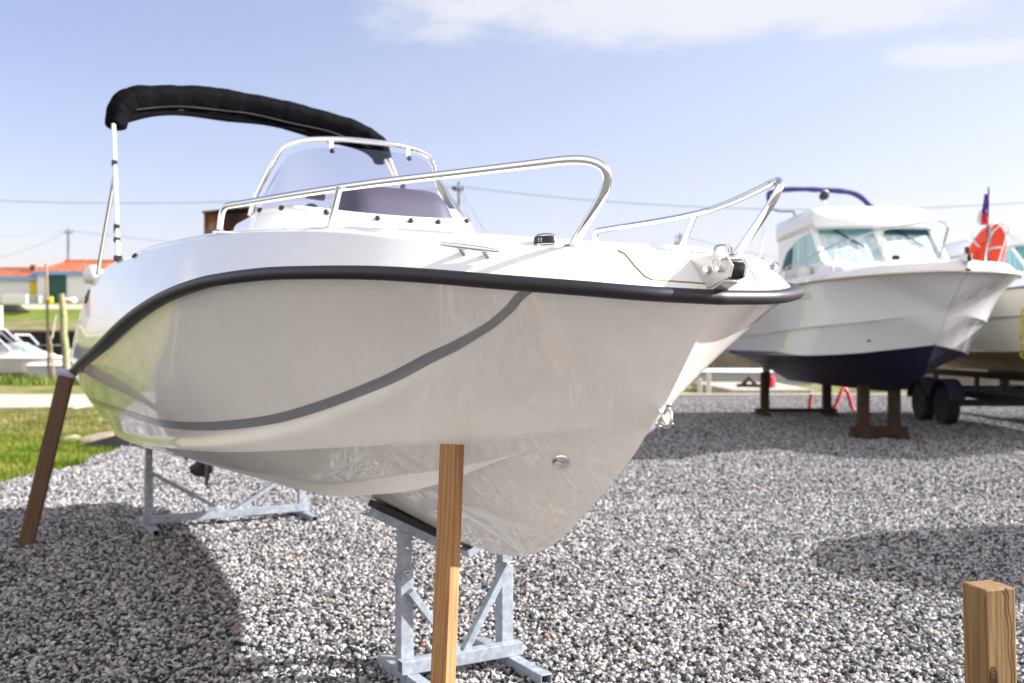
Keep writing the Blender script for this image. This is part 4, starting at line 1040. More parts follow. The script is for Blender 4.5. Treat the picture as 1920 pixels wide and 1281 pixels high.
yr = MB(); pts = [(6.98 + .03*math.sin(k*2.1), 13.62 + .02*math.cos(k*1.7), 1.80 - .055*k*.5 + .03*math.sin(k*3.3)) for k in range(26)]
yr.tube(spline(pts, 3), .013, 6); o = yr.build('rope_bundle', M['yellow'], None, smooth=60)
tag(o, 'yellow rope bundle hanging beside the cream cruiser at the right edge', 'rope')

# ------------------------------------------------------------------ setting
def tz(x, y):
    """terrain height"""
    z = -.03
    c = sstep(31.5, 33.5, y) * (1 - sstep(57.2, 57.3, y)); z -= 1.25 * c
    if y > 57.2:
        z = .2 + 1.8 * sstep(57.2, 57.6, y) + 1.28 * min(max((y - 57.6) / 8.4, 0), 1) + .9 * min(max((y - 66) / 10, 0), 1) + .32 * min(max((y - 76) / 4, 0), 1)
    if 24.5 < y < 31 and x < -6: z += .12 * math.sin((y - 24.5) / 6.5 * PI)
    return z
xs = [-400, -200, -120, -80] + [-60 + 1.5*k for k in range(61)] + [40, 60, 100, 200, 400]
ys = [-60, -30, -10, -4] + [0 + 1.0*k for k in range(31)] + [31.5, 32, 32.5, 33, 33.5, 36, 40, 45, 50, 54, 57.2, 57.3, 57.45, 57.6] + [58 + 1.5*k for k in range(16)] + [84, 90, 100, 130, 200, 400, 900]
m_ = MB(); m_.grid([[(x, y, tz(x, y)) for x in xs] for y in ys]); g = m_.build('ground', [M['lawn'], M['bank'], M['bankgreen'], M['mud'], M['road']], None, smooth=30)
nx = len(xs) - 1
for p in g.data.polygons:
    c = p.center
    if c.y < 31: p.material_index = 0
    elif c.y < 57.25: p.material_index = 3
    elif c.y < 57.6: p.material_index = 3
    elif c.y < 63: p.material_index = 1
    elif c.y < 69.5: p.material_index = 2
    elif c.y < 76.5: p.material_index = 4
    else: p.material_index = 2
tag(g, kind='structure')
def sheet(name, poly, z, material, kind='structure', h=.03):
    m_ = MB(); m_.prism([(x, y, z - h) for x, y in poly], (0, 0, h)); o = m_.build(name, material, None); return tag(o, kind=kind)
# gravel yard with a wavy left edge
edge = [(-4.87 + .10*math.sin(y*1.9) + .06*math.sin(y*4.7 + 1), y) for y in np.arange(9.0, 24.01, .35)]
gy = [(40, -40), (40, 24)] + edge[::-1] + [(-4.9, 8.6), (-6.2, 7.4), (-9, 6.6), (-40, 6.0), (-40, -40)]
sheet('gravel_yard', gy, 0.0, M['gravelyard'], h=.05)
sheet('concrete_path', [(-30, 20.3), (-8.85, 20.1), (-9.3, 27.6), (-10.2, 29), (-15, 25.6), (-30, 24.5)], .015, M['slab'])
m_ = MB(); m_.add([(-120, 33, -.62), (60, 33, -.62), (60, 57.4, -.62), (-120, 57.4, -.62)], [(0, 1, 2, 3)]); tag(m_.build('water', M['water']), kind='structure')

# gravel stones (geometry nodes: nobody could count them)
def gn_stones(o, stone_m, density):
    ng = bpy.data.node_groups.new('stones', 'GeometryNodeTree'); ng.interface.new_socket('Geometry', in_out='INPUT', socket_type='NodeSocketGeometry'); ng.interface.new_socket('Geometry', in_out='OUTPUT', socket_type='NodeSocketGeometry')
    N = ng.nodes; Lk = ng.links
    gi = N.new('NodeGroupInput'); go = N.new('NodeGroupOutput')
    dp = N.new('GeometryNodeDistributePointsOnFaces'); dp.distribute_method = 'RANDOM'
    Lk.new(gi.outputs[0], dp.inputs['Mesh']); dp.inputs['Density'].default_value = density; dp.inputs['Seed'].default_value = 4
    jn = N.new('GeometryNodeJoinGeometry')
    for k in range(7):
        ic = N.new('GeometryNodeMeshIcoSphere'); ic.inputs['Radius'].default_value = 1; ic.inputs['Subdivisions'].default_value = 2
        po = N.new('GeometryNodeInputPosition'); nz = N.new('ShaderNodeTexNoise'); nz.noise_dimensions = '4D'; nz.inputs['Scale'].default_value = .9; nz.inputs['W'].default_value = k * 3.7; nz.inputs['Detail'].default_value = 1
        Lk.new(po.outputs[0], nz.inputs['Vector'])
        sb = N.new('ShaderNodeVectorMath'); sb.operation = 'SUBTRACT'; sb.inputs[1].default_value = (.5, .5, .5); Lk.new(nz.outputs['Color'], sb.inputs[0])
        scv = N.new('ShaderNodeVectorMath'); scv.operation = 'SCALE'; scv.inputs['Scale'].default_value = 1.9; Lk.new(sb.outputs[0], scv.inputs[0])
        sp = N.new('GeometryNodeSetPosition'); Lk.new(ic.outputs['Mesh'], sp.inputs['Geometry']); Lk.new(scv.outputs[0], sp.inputs['Offset'])
        sm = N.new('GeometryNodeSetMaterial'); sm.inputs['Material'].default_value = stone_m; Lk.new(sp.outputs[0], sm.inputs['Geometry'])
        tr_ = N.new('GeometryNodeTransform'); tr_.inputs['Scale'].default_value = (1, .78, .58 + .05*(k % 3)); Lk.new(sm.outputs[0], tr_.inputs['Geometry'])
        gt = N.new('GeometryNodeGeometryToInstance'); Lk.new(tr_.outputs[0], gt.inputs[0]); Lk.new(gt.outputs[0], jn.inputs[0])
    ip = N.new('GeometryNodeInstanceOnPoints'); Lk.new(dp.outputs['Points'], ip.inputs['Points']); Lk.new(jn.outputs[0], ip.inputs['Instance']); ip.inputs['Pick Instance'].default_value = True
    def rv(dt, a, b, seed):
        r_ = N.new('FunctionNodeRandomValue'); r_.data_type = dt
        if dt == 'INT': r_.inputs[4].default_value = a; r_.inputs[5].default_value = b
        elif dt == 'FLOAT': r_.inputs[2].default_value = a; r_.inputs[3].default_value = b
        else: r_.inputs[0].default_value = a; r_.inputs[1].default_value = b
        r_.inputs['Seed'].default_value = seed
        return r_.outputs[{'INT': 2, 'FLOAT': 1, 'FLOAT_VECTOR': 0}[dt]]
    Lk.new(rv('INT', 0, 6, 1), ip.inputs['Instance Index'])
    Lk.new(rv('FLOAT_VECTOR', (-.7, -.7, 0), (.7, .7, 6.28), 2), ip.inputs['Rotation'])
    Lk.new(rv('FLOAT', .0050, .0145, 3), ip.inputs['Scale'])
    ti = N.new('GeometryNodeTranslateInstances'); ti.inputs['Local Space'].default_value = False; Lk.new(ip.outputs[0], ti.inputs[0]); Lk.new(rv('FLOAT_VECTOR', (0, 0, -.007), (0, 0, .011), 9), ti.inputs['Translation'])
    Lk.new(ti.outputs[0], go.inputs[0])
    md = o.modifiers.new('stones', 'NODES'); md.node_group = ng
def strip(y0, y1, mg, zz, n=20):
    rows = []
    for k in range(n + 1):
        y = y0 + (y1 - y0)*k/n; a = max(-4.84 + .10*math.sin(y*1.9) + .06*math.sin(y*4.7 + 1), -.52*y - mg); b = .52*y + mg
        rows.append([(a, y, zz), (b, y, zz)])
    return rows
m_ = MB(); m_.grid(strip(2.7, 24, .6, .0035, 60)); tag(m_.build('gravel_bed', M['gravel']), kind='structure')
m_ = MB(); m_.grid(strip(2.9, 8.5, .5, .006)); st = m_.build('gravel_stones', M['stone']); tag(st, kind='stuff'); gn_stones(st, M['stone'], 4700)
m_ = MB(); m_.grid(strip(8.5, 13.5, .4, .005)); st = m_.build('gravel_stones', M['stone']); tag(st, kind='stuff'); gn_stones(st, M['stone'], 2600)
m_ = MB(); m_.grid(strip(13.5, 24, .3, .004)); st = m_.build('gravel_stones', M['stone']); tag(st, kind='stuff'); gn_stones(st, M['stone'], 1700)

# grass
def blades(name, n, xr, yr_, hr, w, material, ok, clump=0):
    px = rng.uniform(*xr, n*3); py = rng.uniform(*yr_, n*3)
    V = []; Fc = []
    cnt = 0
    for x, y in zip(px, py):
        if cnt >= n: break
        if not ok(x, y): continue
        cnt += 1
        d = .5 + .5*math.sin(x*2.3 + math.sin(y*1.7)*2) * math.sin(y*2.9 + x)
        h = rng.uniform(*hr) * (.55 + .75*d); a = rng.uniform(0, 2*PI); lean = rng.uniform(.2, .9) * h
        dx, dy = math.cos(a), math.sin(a); z = tz(x, y) if y > 20 else -.03
        o = len(V); ww = w * rng.uniform(.6, 1.3)
        V += [(x - dy*ww, y + dx*ww, z), (x + dy*ww, y - dx*ww, z), (x + dx*lean*.4 + dy*ww*.7, y + dy*lean*.4 - dx*ww*.7, z + h*.6), (x + dx*lean*.4 - dy*ww*.7, y + dy*lean*.4 + dx*ww*.7, z + h*.6), (x + dx*lean, y + dy*lean, z + h)]
        Fc += [(o, o+1, o+2, o+3), (o+3, o+2, o+4)]
    me = bpy.data.meshes.new(name); me.from_pydata(V, [], Fc); me.materials.append(material)
    ob = bpy.data.objects.new(name, me); col.objects.link(ob); return tag(ob, kind='stuff')
gedge = lambda y: -4.87 + .10*math.sin(y*1.9) + .06*math.sin(y*4.7 + 1)
blades('grass', 30000, (-8.2, -4.6), (8.0, 14.5), (.03, .085), .0035, M['blade'], lambda x, y: x < gedge(y) + .05*rng.normal() and x > -.6*y)
blades('dry_grass', 22000, (-12, -4.7), (13.5, 20.2), (.03, .07), .006, M['lawn'], lambda x, y: x < gedge(y) and x > -.6*y)
blades('creek_reeds', 14000, (-19, -6), (27, 32.8), (.12, .42), .014, M['reed'], lambda x, y: y > 25.2 + .25*max(0, -x - 15)*-1 + (3.9 if x > -15 else 1.2))
blades('weeds', 60, (.95, 1.2), (9.0, 9.25), (.02, .05), .004, M['blade'], lambda x, y: True)
def rock(name, loc, s, material, label, seed):
    bm = bmesh.new(); bmesh.ops.create_icosphere(bm, subdivisions=3, radius=1)
    r_ = random.Random(seed); ks = [(Vector((r_.uniform(-1, 1), r_.uniform(-1, 1), r_.uniform(-1, 1))).normalized(), r_.uniform(.55, .9)) for _ in range(9)]
    for v in bm.verts:
        for n, d in ks:
            e_ = v.co.dot(n) - d
            if e_ > 0: v.co -= n * e_ * .85
        v.co = Vector((v.co.x*s[0], v.co.y*s[1], v.co.z*s[2]))
    me = bpy.data.meshes.new(name); bm.to_mesh(me); bm.free(); me.materials.append(material)
    o = bpy.data.objects.new(name, me); col.objects.link(o); o.location = loc
    return tag(o, label, 'rock')
rock('sand_heap', (-5.55, 13.75, -.04), (.42, .35, .15), M['sandstone'], 'low pale heap of sand on the grass behind the black sheet', 3)
rock('sand_heap', (-6.1, 13.9, -.05), (.25, .25, .10), M['sandstone'], 'small sandy mound in the grass beside the leaning dark prop', 5)
m_ = MB(); m_.prism([(-5.62, 12.75, .0), (-5.05, 12.78, .16), (-4.62, 12.75, .02), (-5.1, 12.7, -.02)], (.05, .5, .02)); o = m_.build('black_sheet', M['black'], None, bevel=.01)
tag(o, 'black folded plastic sheet lying at the edge of the grass and gravel', 'sheet')

# right hand quay
m_ = MB(); m_.box((12.9, 24.1, .03), (22.5, .16, .12)); o = m_.build('timber_edging', M['pipe'], None, bevel=.01); tag(o, 'long pale timber edging along the back of the gravel yard', 'edging')
m_ = MB(); m_.prism([(5.35, 24.3, -.05), (7.35, 24.3, -.05), (7.6, 28.8, -.05), (5.2, 28.8, -.05)], (0, 0, .23)); o = m_.build('concrete_block', M['concrete'], None, bevel=.03); tag(o, 'flat concrete block standing on the ground behind the brown trestles', 'concrete block')
m_ = MB(); m_.lathe((6.55, 25.2, .18), [(.10, 0), (.11, .03), (.11, .26), (.07, .30)], 14); o = m_.build('red_can', M['red'], None, smooth=40); tag(o, 'small red can standing on the flat concrete block', 'can')
m_ = MB(); m_.tube([(5.9, 25.6, .2), (6.1, 25.6, .42), (6.3, 25.6, .2)], .06, 8); m_.tube([(5.8, 25.7, .21), (6.4, 25.5, .21)], .05, 8); o = m_.build('rusty_chain', M['rust'], None, smooth=50); tag(o, 'brown rusty heap of chain on the flat concrete block', 'chain')
m_ = MB(); m_.box((4.82, 24.4, .25), (.10, .10, .62)); o = m_.build('quay_post', M['pipe'], None, bevel=.01); tag(o, 'pale square quay post just right of the front boat stem', 'post', 'pale quay posts')
for x, t in ((4.62, .50), (7.45, .60), (7.72, .44)):
    c = o.copy(); col.objects.link(c); c.location = (x - 4.82, .1, t - .62)
    c['label'] = {4.62: 'pale quay post half hidden behind the front boat stem', 7.45: 'pale quay post at the right end of the concrete block', 7.72: 'short pale quay post right of the concrete block'}[x]
m_ = MB(); m_.tube([(8.3, 24.9, .20), (9.4, 24.9, .20)], .16, 16); o = m_.build('cream_pipe', M['pipe'], None, smooth=40); tag(o, 'cream pipe length lying behind the narrow brown trestle', 'pipe')
m_ = MB(); m_.tube([(9.6, 24.9, .12), (10.8, 24.9, .12)], .10, 14); o = m_.build('cream_pipe', M['pipe'], None, smooth=40); tag(o, 'thinner cream pipe beside the trailer wheels', 'pipe')
hp = spline([(5.98 - 0, 18.9, .35), (5.95, 18.9, .12), (6.0, 18.9, .02), (6.2, 18.9, .03), (6.42, 18.9, .12), (6.55, 18.95, .36), (6.62, 19, .46), (6.70, 19, .38), (6.78, 19, .12), (6.84, 19, .03)], 6)
hp = [p + Vector((-.30, 0, 0)) for p in hp]
m_ = MB(); m_.tube(hp, .034, 8); o = m_.build('red_hose', M['red'], None, smooth=60); tag(o, 'red hose looping up from the gravel behind the wide brown trestle', 'hose')
def simple_boat(name, loc, rz, length, beam, h, label, material, cabin=None, stripe=True, group=None):
    e = empty(name, loc, rz); tag(e, label, 'boat', group)
    n = 26; rows = []; rowsd = []
    for i in range(n + 1):
        t = i / n; u = length * t ** 1.4; w = beam/2 * (1 - (1 - min(1, u/(length*.45))) ** 2.2); rake = .0
        sec = []
        for a in range(7):
            k = a / 6; sec.append((length/2 - u - .6*(1 - k)*(1 - min(1, u/(length*.3))), -w * (.55 + .45*k) , h * k))
        rows.append(sec)
    m_ = MB(); m_.grid(rows); m_.grid([[(x, -y, z) for x, y, z in r] for r in rows], flip=True)
    m_.add([rows[-1][k] for k in range(7)] + [(x, -y, z) for x, y, z in rows[-1][::-1]], [tuple(range(14))])
    m_.build('hull', material, e, smooth=40)
    m_ = MB(); m_.grid([[(r[-1][0], r[-1][1]*k, h + .10*(1 - k*k)) for k in (1, .6, .2, -.2, -.6, -1)] for r in rows]); m_.build('deck', M['white'], e, smooth=40)
    m_ = MB(); p1 = [(r[0][0] + .02, r[0][1] - .02, .10) for r in rows]
    m_.grid([[(r[k_][0] + .0, r[k_][1] - .012, r[k_][2]) for k_ in (0, 1)] for r in rows]); m_.grid([[(r[k_][0], -r[k_][1] + .012, r[k_][2]) for k_ in (0, 1)] for r in rows]); m_.build('waterline_band', M['navy'], e)
    m_ = MB(); m_.tube([(r[-1][0], r[-1][1] - .01, h - .02) for r in rows[::-1]] + [(r[-1][0], -r[-1][1] + .01, h - .02) for r in rows], .03, 6); m_.build('rub_rail', M['grey'], e)
    return e
mbt = simple_boat('moored_boat', (-26.3, 50, -.36), R(4), 7.6, 2.5, .90, 'white moored motor boat with folded canopy frames in the creek at the left', M['cream'])
m_ = MB(); rows = [[(x, y*w_, z) for y in (-1, -.97, -.6, 0, .6, .97, 1)] for x, z, w_ in ((3.3, .98, .35), (3.0, 1.10, .55), (2.4, 1.22, .8), (1.7, 1.28, .93), (.6, 1.22, 1.0), (-1.5, 1.15, 1.05))]
for r_ in rows:
    r_[0] = (r_[0][0], r_[0][1], .86); r_[-1] = (r_[-1][0], r_[-1][1], .86)
m_.grid(rows); m_.build('cuddy', M['white'], mbt, smooth=50)
m_ = MB(); m_.grid([[(x, y, z) for y in (-.82, -.4, 0, .4, .82)] for x, z in ((2.35, 1.24), (1.55, 1.66))]); m_.grid([[(x, -.84, z) for x, z in ((2.3, 1.22), (1.55, 1.66))], [(x, -.9, z) for x, z in ((.9, 1.2), (.95, 1.55))]]); o = m_.build('windscreen', M['curtain'], mbt)
m_ = MB(); m_.box((.35, 0, 1.22), (1.9, 1.7, .42)); m_.build('cockpit_cover', M['bluecloth'], mbt, bevel=.1)
m_ = MB()
for sg in (1, -1):
    m_.tube([(1.5, sg*.95, 1.25), (.45, sg*.95, 2.30), (.25, sg*.9, 2.36)], .045, 8); m_.tube([(1.25, sg*.95, 1.25), (.15, sg*.95, 2.22)], .04, 8); m_.tube([(2.1, sg*.9, 1.55), (1.65, sg*.9, 2.05)], .04, 8)
m_.tube([(.25, .95, 2.36), (.25, -.95, 2.36)], .045, 8); m_.tube([(1.65, .9, 2.05), (1.65, -.9, 2.05)], .04, 8); m_.build('canopy_frame', M['alu'], mbt, smooth=50)
m_ = MB(); m_.tube(spline([(1.9, -1.15, 1.45), (2.6, -1.05, 1.50), (3.3, -.65, 1.52), (3.7, -.1, 1.52), (3.3, .65, 1.52), (2.6, 1.05, 1.5)], 6), .02, 6); m_.build('bow_rail', M['steel'], mbt)
m_ = MB(); m_.tube([(.62, -1.34, .72), (.62, -1.36, .28)], [.12, .12], 10); m_.build('fender', M['white'], mbt, smooth=50)
sk = simple_boat('moored_skiff', (-20.3, 47, -.50), R(12), 4.4, 1.9, .75, 'small white skiff with a boxy wheel shelter half hidden behind the mossy post', M['white'])
m_ = MB(); m_.box((-.2, 0, 1.05), (.7, .7, .75)); m_.box((-.1, 0, 1.46), (1.2, 1.0, .06)); m_.build('wheel_shelter', M['white'], sk, bevel=.02)
simple_boat('moored_launch', (9.0, 36.5, -.60), R(176), 8.5, 2.5, .86, 'low white launch moored behind the pilothouse boat, only its side showing', M['white'])

# mooring posts and poles
def pole(name, base, top, r0, r1, material, label, cat, group=None):
    b = Vector(base); t = Vector(top)
    m_ = MB(); pts = [b.lerp(t, k/8) - b + Vector((.02*math.sin(k*2.2)*r0*8, 0, 0)) for k in range(9)]
    m_.tube(pts, [r0 + (r1 - r0)*k/8 for k in range(9)], 10); o = m_.build(name, material, None, smooth=50, loc=b)
    return tag(o, label, cat, group)
pole('mooring_post', (-20.05, 45, -1.2), (-20.35, 45, 3.50), .17, .14, M['weathered'], 'thick mossy green mooring post leaning slightly beside the creek', 'post')
pole('channel_pole', (-20.9, 45, -1.2), (-21.05, 45, 4.88), .07, .055, M['dryreed'], 'tall thin bare pole standing in the creek in front of the green door', 'pole')
pole('broken_stake', (-20.4, 44.5, -1.0), (-20.65, 44.5, 1.6), .05, .04, M['dryreed'], 'short dark broken stake leaning by the mossy mooring post', 'stake')
pole('bent_branch', (-20.6, 44.6, 1.5), (-20.42, 44.6, 2.55), .028, .015, M['pipe'], 'thin pale bent branch above the broken stake', 'branch')
m_ = MB(); m_.box((0, 0, 1.7), (.5, .2, 4.4)); o = m_.build('white_board', M['white'], None, bevel=.02, loc=(-29.45, 57, -.5)); tag(o, 'white upright board cut by the left edge of the photo', 'board')
m_ = MB(); m_.box((-25, 57.1, .55), (70, .25, 2.75)); 
for k in range(60): m_.box((-58 + k*1.15, 56.93, .5), (.16, .14, 2.5))
o = m_.build('timber_bulkhead', M['timberwall'], None); tag(o, 'dark tarred timber bulkhead along the far bank of the creek', 'bulkhead')
m_ = MB(); m_.box((-25, 57.15, 1.97), (70, .5, .10)); o = m_.build('bulkhead_coping', M['sandstone'], o)

# houses
def house(loc, W, D, eave, ridge, walls, roof, doors, label, hip=True, chimney=None):
    e = empty('fisherman_house', loc); tag(e, label, 'house')
    m_ = MB(); m_.box((W/2, D/2, eave/2), (W, D, eave)); m_.build('wall', walls, e)
    o_h = .3; hp_ = 1.1 if hip else .0
    a = [(-o_h, -o_h, eave), (W + o_h, -o_h, eave), (W + o_h, D + o_h, eave), (-o_h, D + o_h, eave)]
    r1 = (hp_, D/2, ridge); r2 = (W - hp_, D/2, ridge)
    m_ = MB(); m_.add(a + [r1, r2], [(0, 1, 5, 4), (2, 3, 4, 5), (1, 2, 5), (3, 0, 4), (0, 3, 2, 1)]); rf = m_.build('roof', roof, e)
    m_ = MB(); m_.tube([Vector(r1) + Vector((0, 0, .03)), Vector(r2) + Vector((0, 0, .03))], .10, 8); m_.build('ridge_tiles', roof, rf)
    m_ = MB(); m_.box((W/2, -o_h - .03, eave - .13), (W + .6, .05, .30)); m_.build('fascia', M['bluefascia'], e)
    for x0, x1, h, mt, nm in doors:
        m_ = MB(); nb_ = max(2, int((x1 - x0)/.25))
        for k in range(nb_): m_.box((x0 + (x1 - x0)*(k + .5)/nb_, -.04, h/2), ((x1 - x0)/nb_ - .02, .06, h))
        dr = m_.build(nm, mt, e)
        m_ = MB(); m_.tube([(x1 - .15, -.08, 1.0), (x1 - .15, -.12, 1.0)], .03, 8); m_.build('handle', M['darkmetal'], dr)
    if chimney:
        m_ = MB(); m_.box(chimney, (.45, .45, .9)); m_.build('chimney', roof, rf)
    return e
K80 = 80/1867
house(((70 - 960)*K80, 80, 4.45), 10.5, 5, 2.52, 3.55, M['wallwhite'], M['tile'], [(.78, 2.35, 2.28, M['greendoor'], 'door')], 'white house with orange tiled roof and wide dark green door')
house((-960*K80 - 6, 80.4, 4.45), 6 + 68*K80, 5, 2.12, 2.95, M['wallwhite'], M['tilemoss'], [(6 + 52*K80, 6 + 69*K80, 1.9, M['yellowdoor'], 'door')], 'lower white house with mossy orange roof and yellow door', hip=False, chimney=(6 + 41*K80, 1.6, 2.75))
m_ = MB(); m_.box((0, 0, .45), (1.95, .25, .95)); o = m_.build('garden_wall', M['wallwhite'], None, bevel=.02, loc=((28 - 960)*78/1867, 78, 4.1)); tag(o, 'low white wall in front of the house with the yellow door', 'wall')
m_ = MB(); m_.box((0, 0, .3), (1.1, .5, .72)); o = m_.build('grey_trough', M['grey'], None, bevel=.03, loc=((63 - 960)*78.5/1867, 78.5, 4.3)); tag(o, 'grey trough below the yellow door', 'trough')
m_ = MB(); m_.lathe((0, 0, 0), [(.2, 0), (.24, .05), (.25, .5), (.22, .52)], 14); o = m_.build('yellow_bin', M['yellow'], None, smooth=40, loc=((94 - 960)*79/1867, 79, 4.38)); tag(o, 'yellow bin at the foot of the green door', 'bin')
for k, (px, r_) in enumerate(((123, .24), (131, .28), (138, .26))):
    o = rock('white_sack', ((px - 960)*79/1867, 79, 4.62), (r_, .25, .26), M['white'] if k else M['grey'], ('grey', 'plump white', 'last white')[k] + ' sack by the wall right of the green door' + (', next to the door', ' in the middle of three', ', furthest from the door')[k], 11 + k)
    o['category'] = 'sack'; o['group'] = 'sacks by the house wall'
ud = simple_boat('upturned_dinghy', ((26 - 960)*65/1867, 65, 3.75), R(8), 1.9, .9, .42, 'small dark dinghy lying upside down on the far grass bank', M['timberwall'])
ud.rotation_euler = (R(180), 0, R(8))
for c in ud.children:
    c.data.materials[0] = M['timberwall'] if c.name.startswith('hull') else M['rust']
# rusty shed
rs = empty('rusty_shed', (-9.28, 30, -.03)); tag(rs, 'rusty brown corrugated shed rising behind the console of the front boat', 'shed')
m_ = MB(); 
NR = 40
m_.grid([[(x*1.42/NR, .02*math.sin(x*2.2), z) for x in range(NR + 1)] for z in (0, 1.5, 3, 4.5, 5.25)])
m_.grid([[(0, y*1.2/NR, z) for y in range(0, NR + 1, 10)] for z in (0, 5.2)]); m_.grid([[(1.42, y*1.2/NR, z) for y in range(0, NR + 1, 10)] for z in (0, 5.2)]); m_.grid([[(x*1.42/4, 1.2, z) for x in range(5)] for z in (0, 5.2)])
m_.build('wall_sheet', M['rusty'], rs)
m_ = MB(); m_.add([(-.04, -.06, 5.24), (1.5, -.06, 5.40), (1.5, 1.25, 5.40), (-.04, 1.25, 5.24), (-.04, -.06, 5.30), (1.5, -.06, 5.46), (1.5, 1.25, 5.46), (-.04, 1.25, 5.30)], [(0, 3, 2, 1), (4, 5, 6, 7), (0, 1, 5, 4), (1, 2, 6, 5), (2, 3, 7, 6), (3, 0, 4, 7)]); m_.build('roof', M['rusty'], rs)

# utility poles and wires
def P(px, py, Y): return Vector(((px - 960)*Y/1867, Y, 1.35 + (640.5 - py)*Y/1867))
def upole(px, py, Y, zb, label, arm=.8, r=.11):
    t = P(px, py, Y); e = empty('utility_pole', (t.x, t.y, zb)); tag(e, label, 'utility pole', 'utility poles')
    h = t.z - zb; m_ = MB(); m_.tube([(0, 0, 0), (0, 0, h)], [r*1.3, r], 10); m_.build('shaft', M['poleg'], e, smooth=60)
    m_ = MB(); m_.bar((-arm, 0, h - .35), (arm, 0, h - .35), .10, .10); m_.build('crossarm', M['poleg'], e)
    m_ = MB()
    for x in (-arm*.85, 0, arm*.85): m_.lathe((x, 0, h - .3 if x else h), [(.05, 0), (.07, .06), (.04, .10), (.06, .14), (.03, .2)], 8)
    m_.each('insulator', M['darkmetal'], e); return e
upole(128, 431, 110, 4.5, 'grey utility pole standing behind the orange roofed houses', .45)
pB = upole(860, 346, 62, 2.0, 'dark utility pole just right of the windshield of the front boat', .28, .07)
m_ = MB(); m_.lathe((-.27, 0, P(860, 346, 62).z - 2.0 - .25), [(.05, -.12), (.16, -.05), (.16, .06), (.06, .14)], 12); m_.build('transformer', M['darkmetal'], pB, smooth=50)
upole(1275, 439, 110, 2.0, 'distant utility pole between the two bow rails of the front boat', .5, .10)
upole(1268, 452, 112, 2.0, 'thin distant pole left beside the taller one between the bow rails', .2, .06)
upole(1418, 482, 120, 2.0, 'tiny distant pole just above the front boat bow, left of two', .15, .07)
upole(1429, 484, 120, 2.0, 'tiny distant pole just above the front boat bow, right of two', .15, .07)
def wire(a, b, sag, r, label):
    pts = [a.lerp(b, k/24) - Vector((0, 0, sag*4*(k/24)*(1 - k/24))) for k in range(25)]
    m_ = MB(); m_.tube(pts, r, 6); o = m_.build('overhead_wire', M['wire'], None, smooth=60); tag(o, label, 'wire', 'overhead wires'); return o
wire(P(-560, 330, 62), P(860, 350, 62), 1.35, .022, 'long overhead wire crossing the left sky to the pole by the windshield')
wire(P(862, 350, 62), P(2300, 340, 62), 1.6, .022, 'overhead wire sagging from the pole by the windshield across the pale right sky')
wire(P(128, 432, 110), P(-500, 470, 90), .4, .03, 'overhead wire running left from the pole behind the houses')
wire(P(128, 434, 110), P(-300, 486, 100), 2.2, .03, 'lower slack wire running left from the pole behind the houses')
wire(P(128, 432, 110), P(620, 470, 110), .4, .03, 'overhead wire running right from the pole behind the houses')
wire(P(126, 437, 110), P(80, 490, 105), 0.05, .025, 'stay wire slanting down left from the pole behind the houses')
wire(P(862, 352, 62), P(965, 520, 55), .15, .016, 'outer stay wire slanting down right from the pole by the windshield')
wire(P(862, 356, 62), P(915, 520, 58), .1, .016, 'inner stay wire slanting down from the pole by the windshield')
wire(P(1275, 441, 110), P(1080, 478, 100), .3, .028, 'overhead wire running left from the distant pole between the bow rails')
wire(P(1275, 441, 110), P(1600, 505, 110), .4, .028, 'overhead wire running right from the distant pole between the bow rails')

# ------------------------------------------------------------------ light, sky, camera
AZ_ = R(88); EL_ = R(29)        # bearing of the sun from +Y towards +X
sd = Vector((math.sin(AZ_)*math.cos(EL_), math.cos(AZ_)*math.cos(EL_), math.sin(EL_)))
sun = bpy.data.lights.new('sun', 'SUN'); sun.energy = 3.5; sun.angle = R(.7); sun.color = (1, .98, .96)
so = bpy.data.objects.new('sun', sun); col.objects.link(so); so.rotation_euler = (-sd).to_track_quat('-Z', 'Y').to_euler(); so.location = (20, 5, 20)
w = bpy.data.worlds.new('World'); sc.world = w; w.use_nodes = True; nt = w.node_tree; N = nt.nodes; Lk = nt.links
bg = N['Background']; bg.inputs['Strength'].default_value = .15
sky = N.new('ShaderNodeTexSky'); sky.sky_type = 'NISHITA'; sky.sun_disc = False; sky.sun_elevation = EL_; sky.sun_rotation = AZ_; sky.air_density = 1.0; sky.dust_density = 1.5; sky.ozone_density = 2.0
tc = N.new('ShaderNodeTexCoord')
nrm = N.new('ShaderNodeVectorMath'); nrm.operation = 'NORMALIZE'; Lk.new(tc.outputs['Generated'], nrm.inputs[0])
sep = N.new('ShaderNodeSeparateXYZ'); Lk.new(nrm.outputs[0], sep.inputs[0])
def math_(op, a, b=None, clamp=False):
    m = N.new('ShaderNodeMath'); m.operation = op; m.use_clamp = clamp
    for k, q in enumerate((a, b)):
        if q is None: continue
        if isinstance(q, (int, float)): m.inputs[k].default_value = q
        else: Lk.new(q, m.inputs[k])
    return m.outputs[0]
zz = math_('MAXIMUM', sep.outputs['Z'], .03)
cx = math_('DIVIDE', sep.outputs['X'], zz); cy = math_('DIVIDE', sep.outputs['Y'], zz)
cmb = N.new('ShaderNodeCombineXYZ'); Lk.new(cx, cmb.inputs[0]); Lk.new(cy, cmb.inputs[1])
n1 = N.new('ShaderNodeTexNoise'); n1.inputs['Scale'].default_value = 1.0; n1.inputs['Detail'].default_value = 9; n1.inputs['Roughness'].default_value = .58
mpc = N.new('ShaderNodeMapping'); mpc.inputs['Scale'].default_value = (6.5, 6.5, 15); Lk.new(nrm.outputs[0], mpc.inputs[0]); Lk.new(mpc.outputs[0], n1.inputs['Vector'])
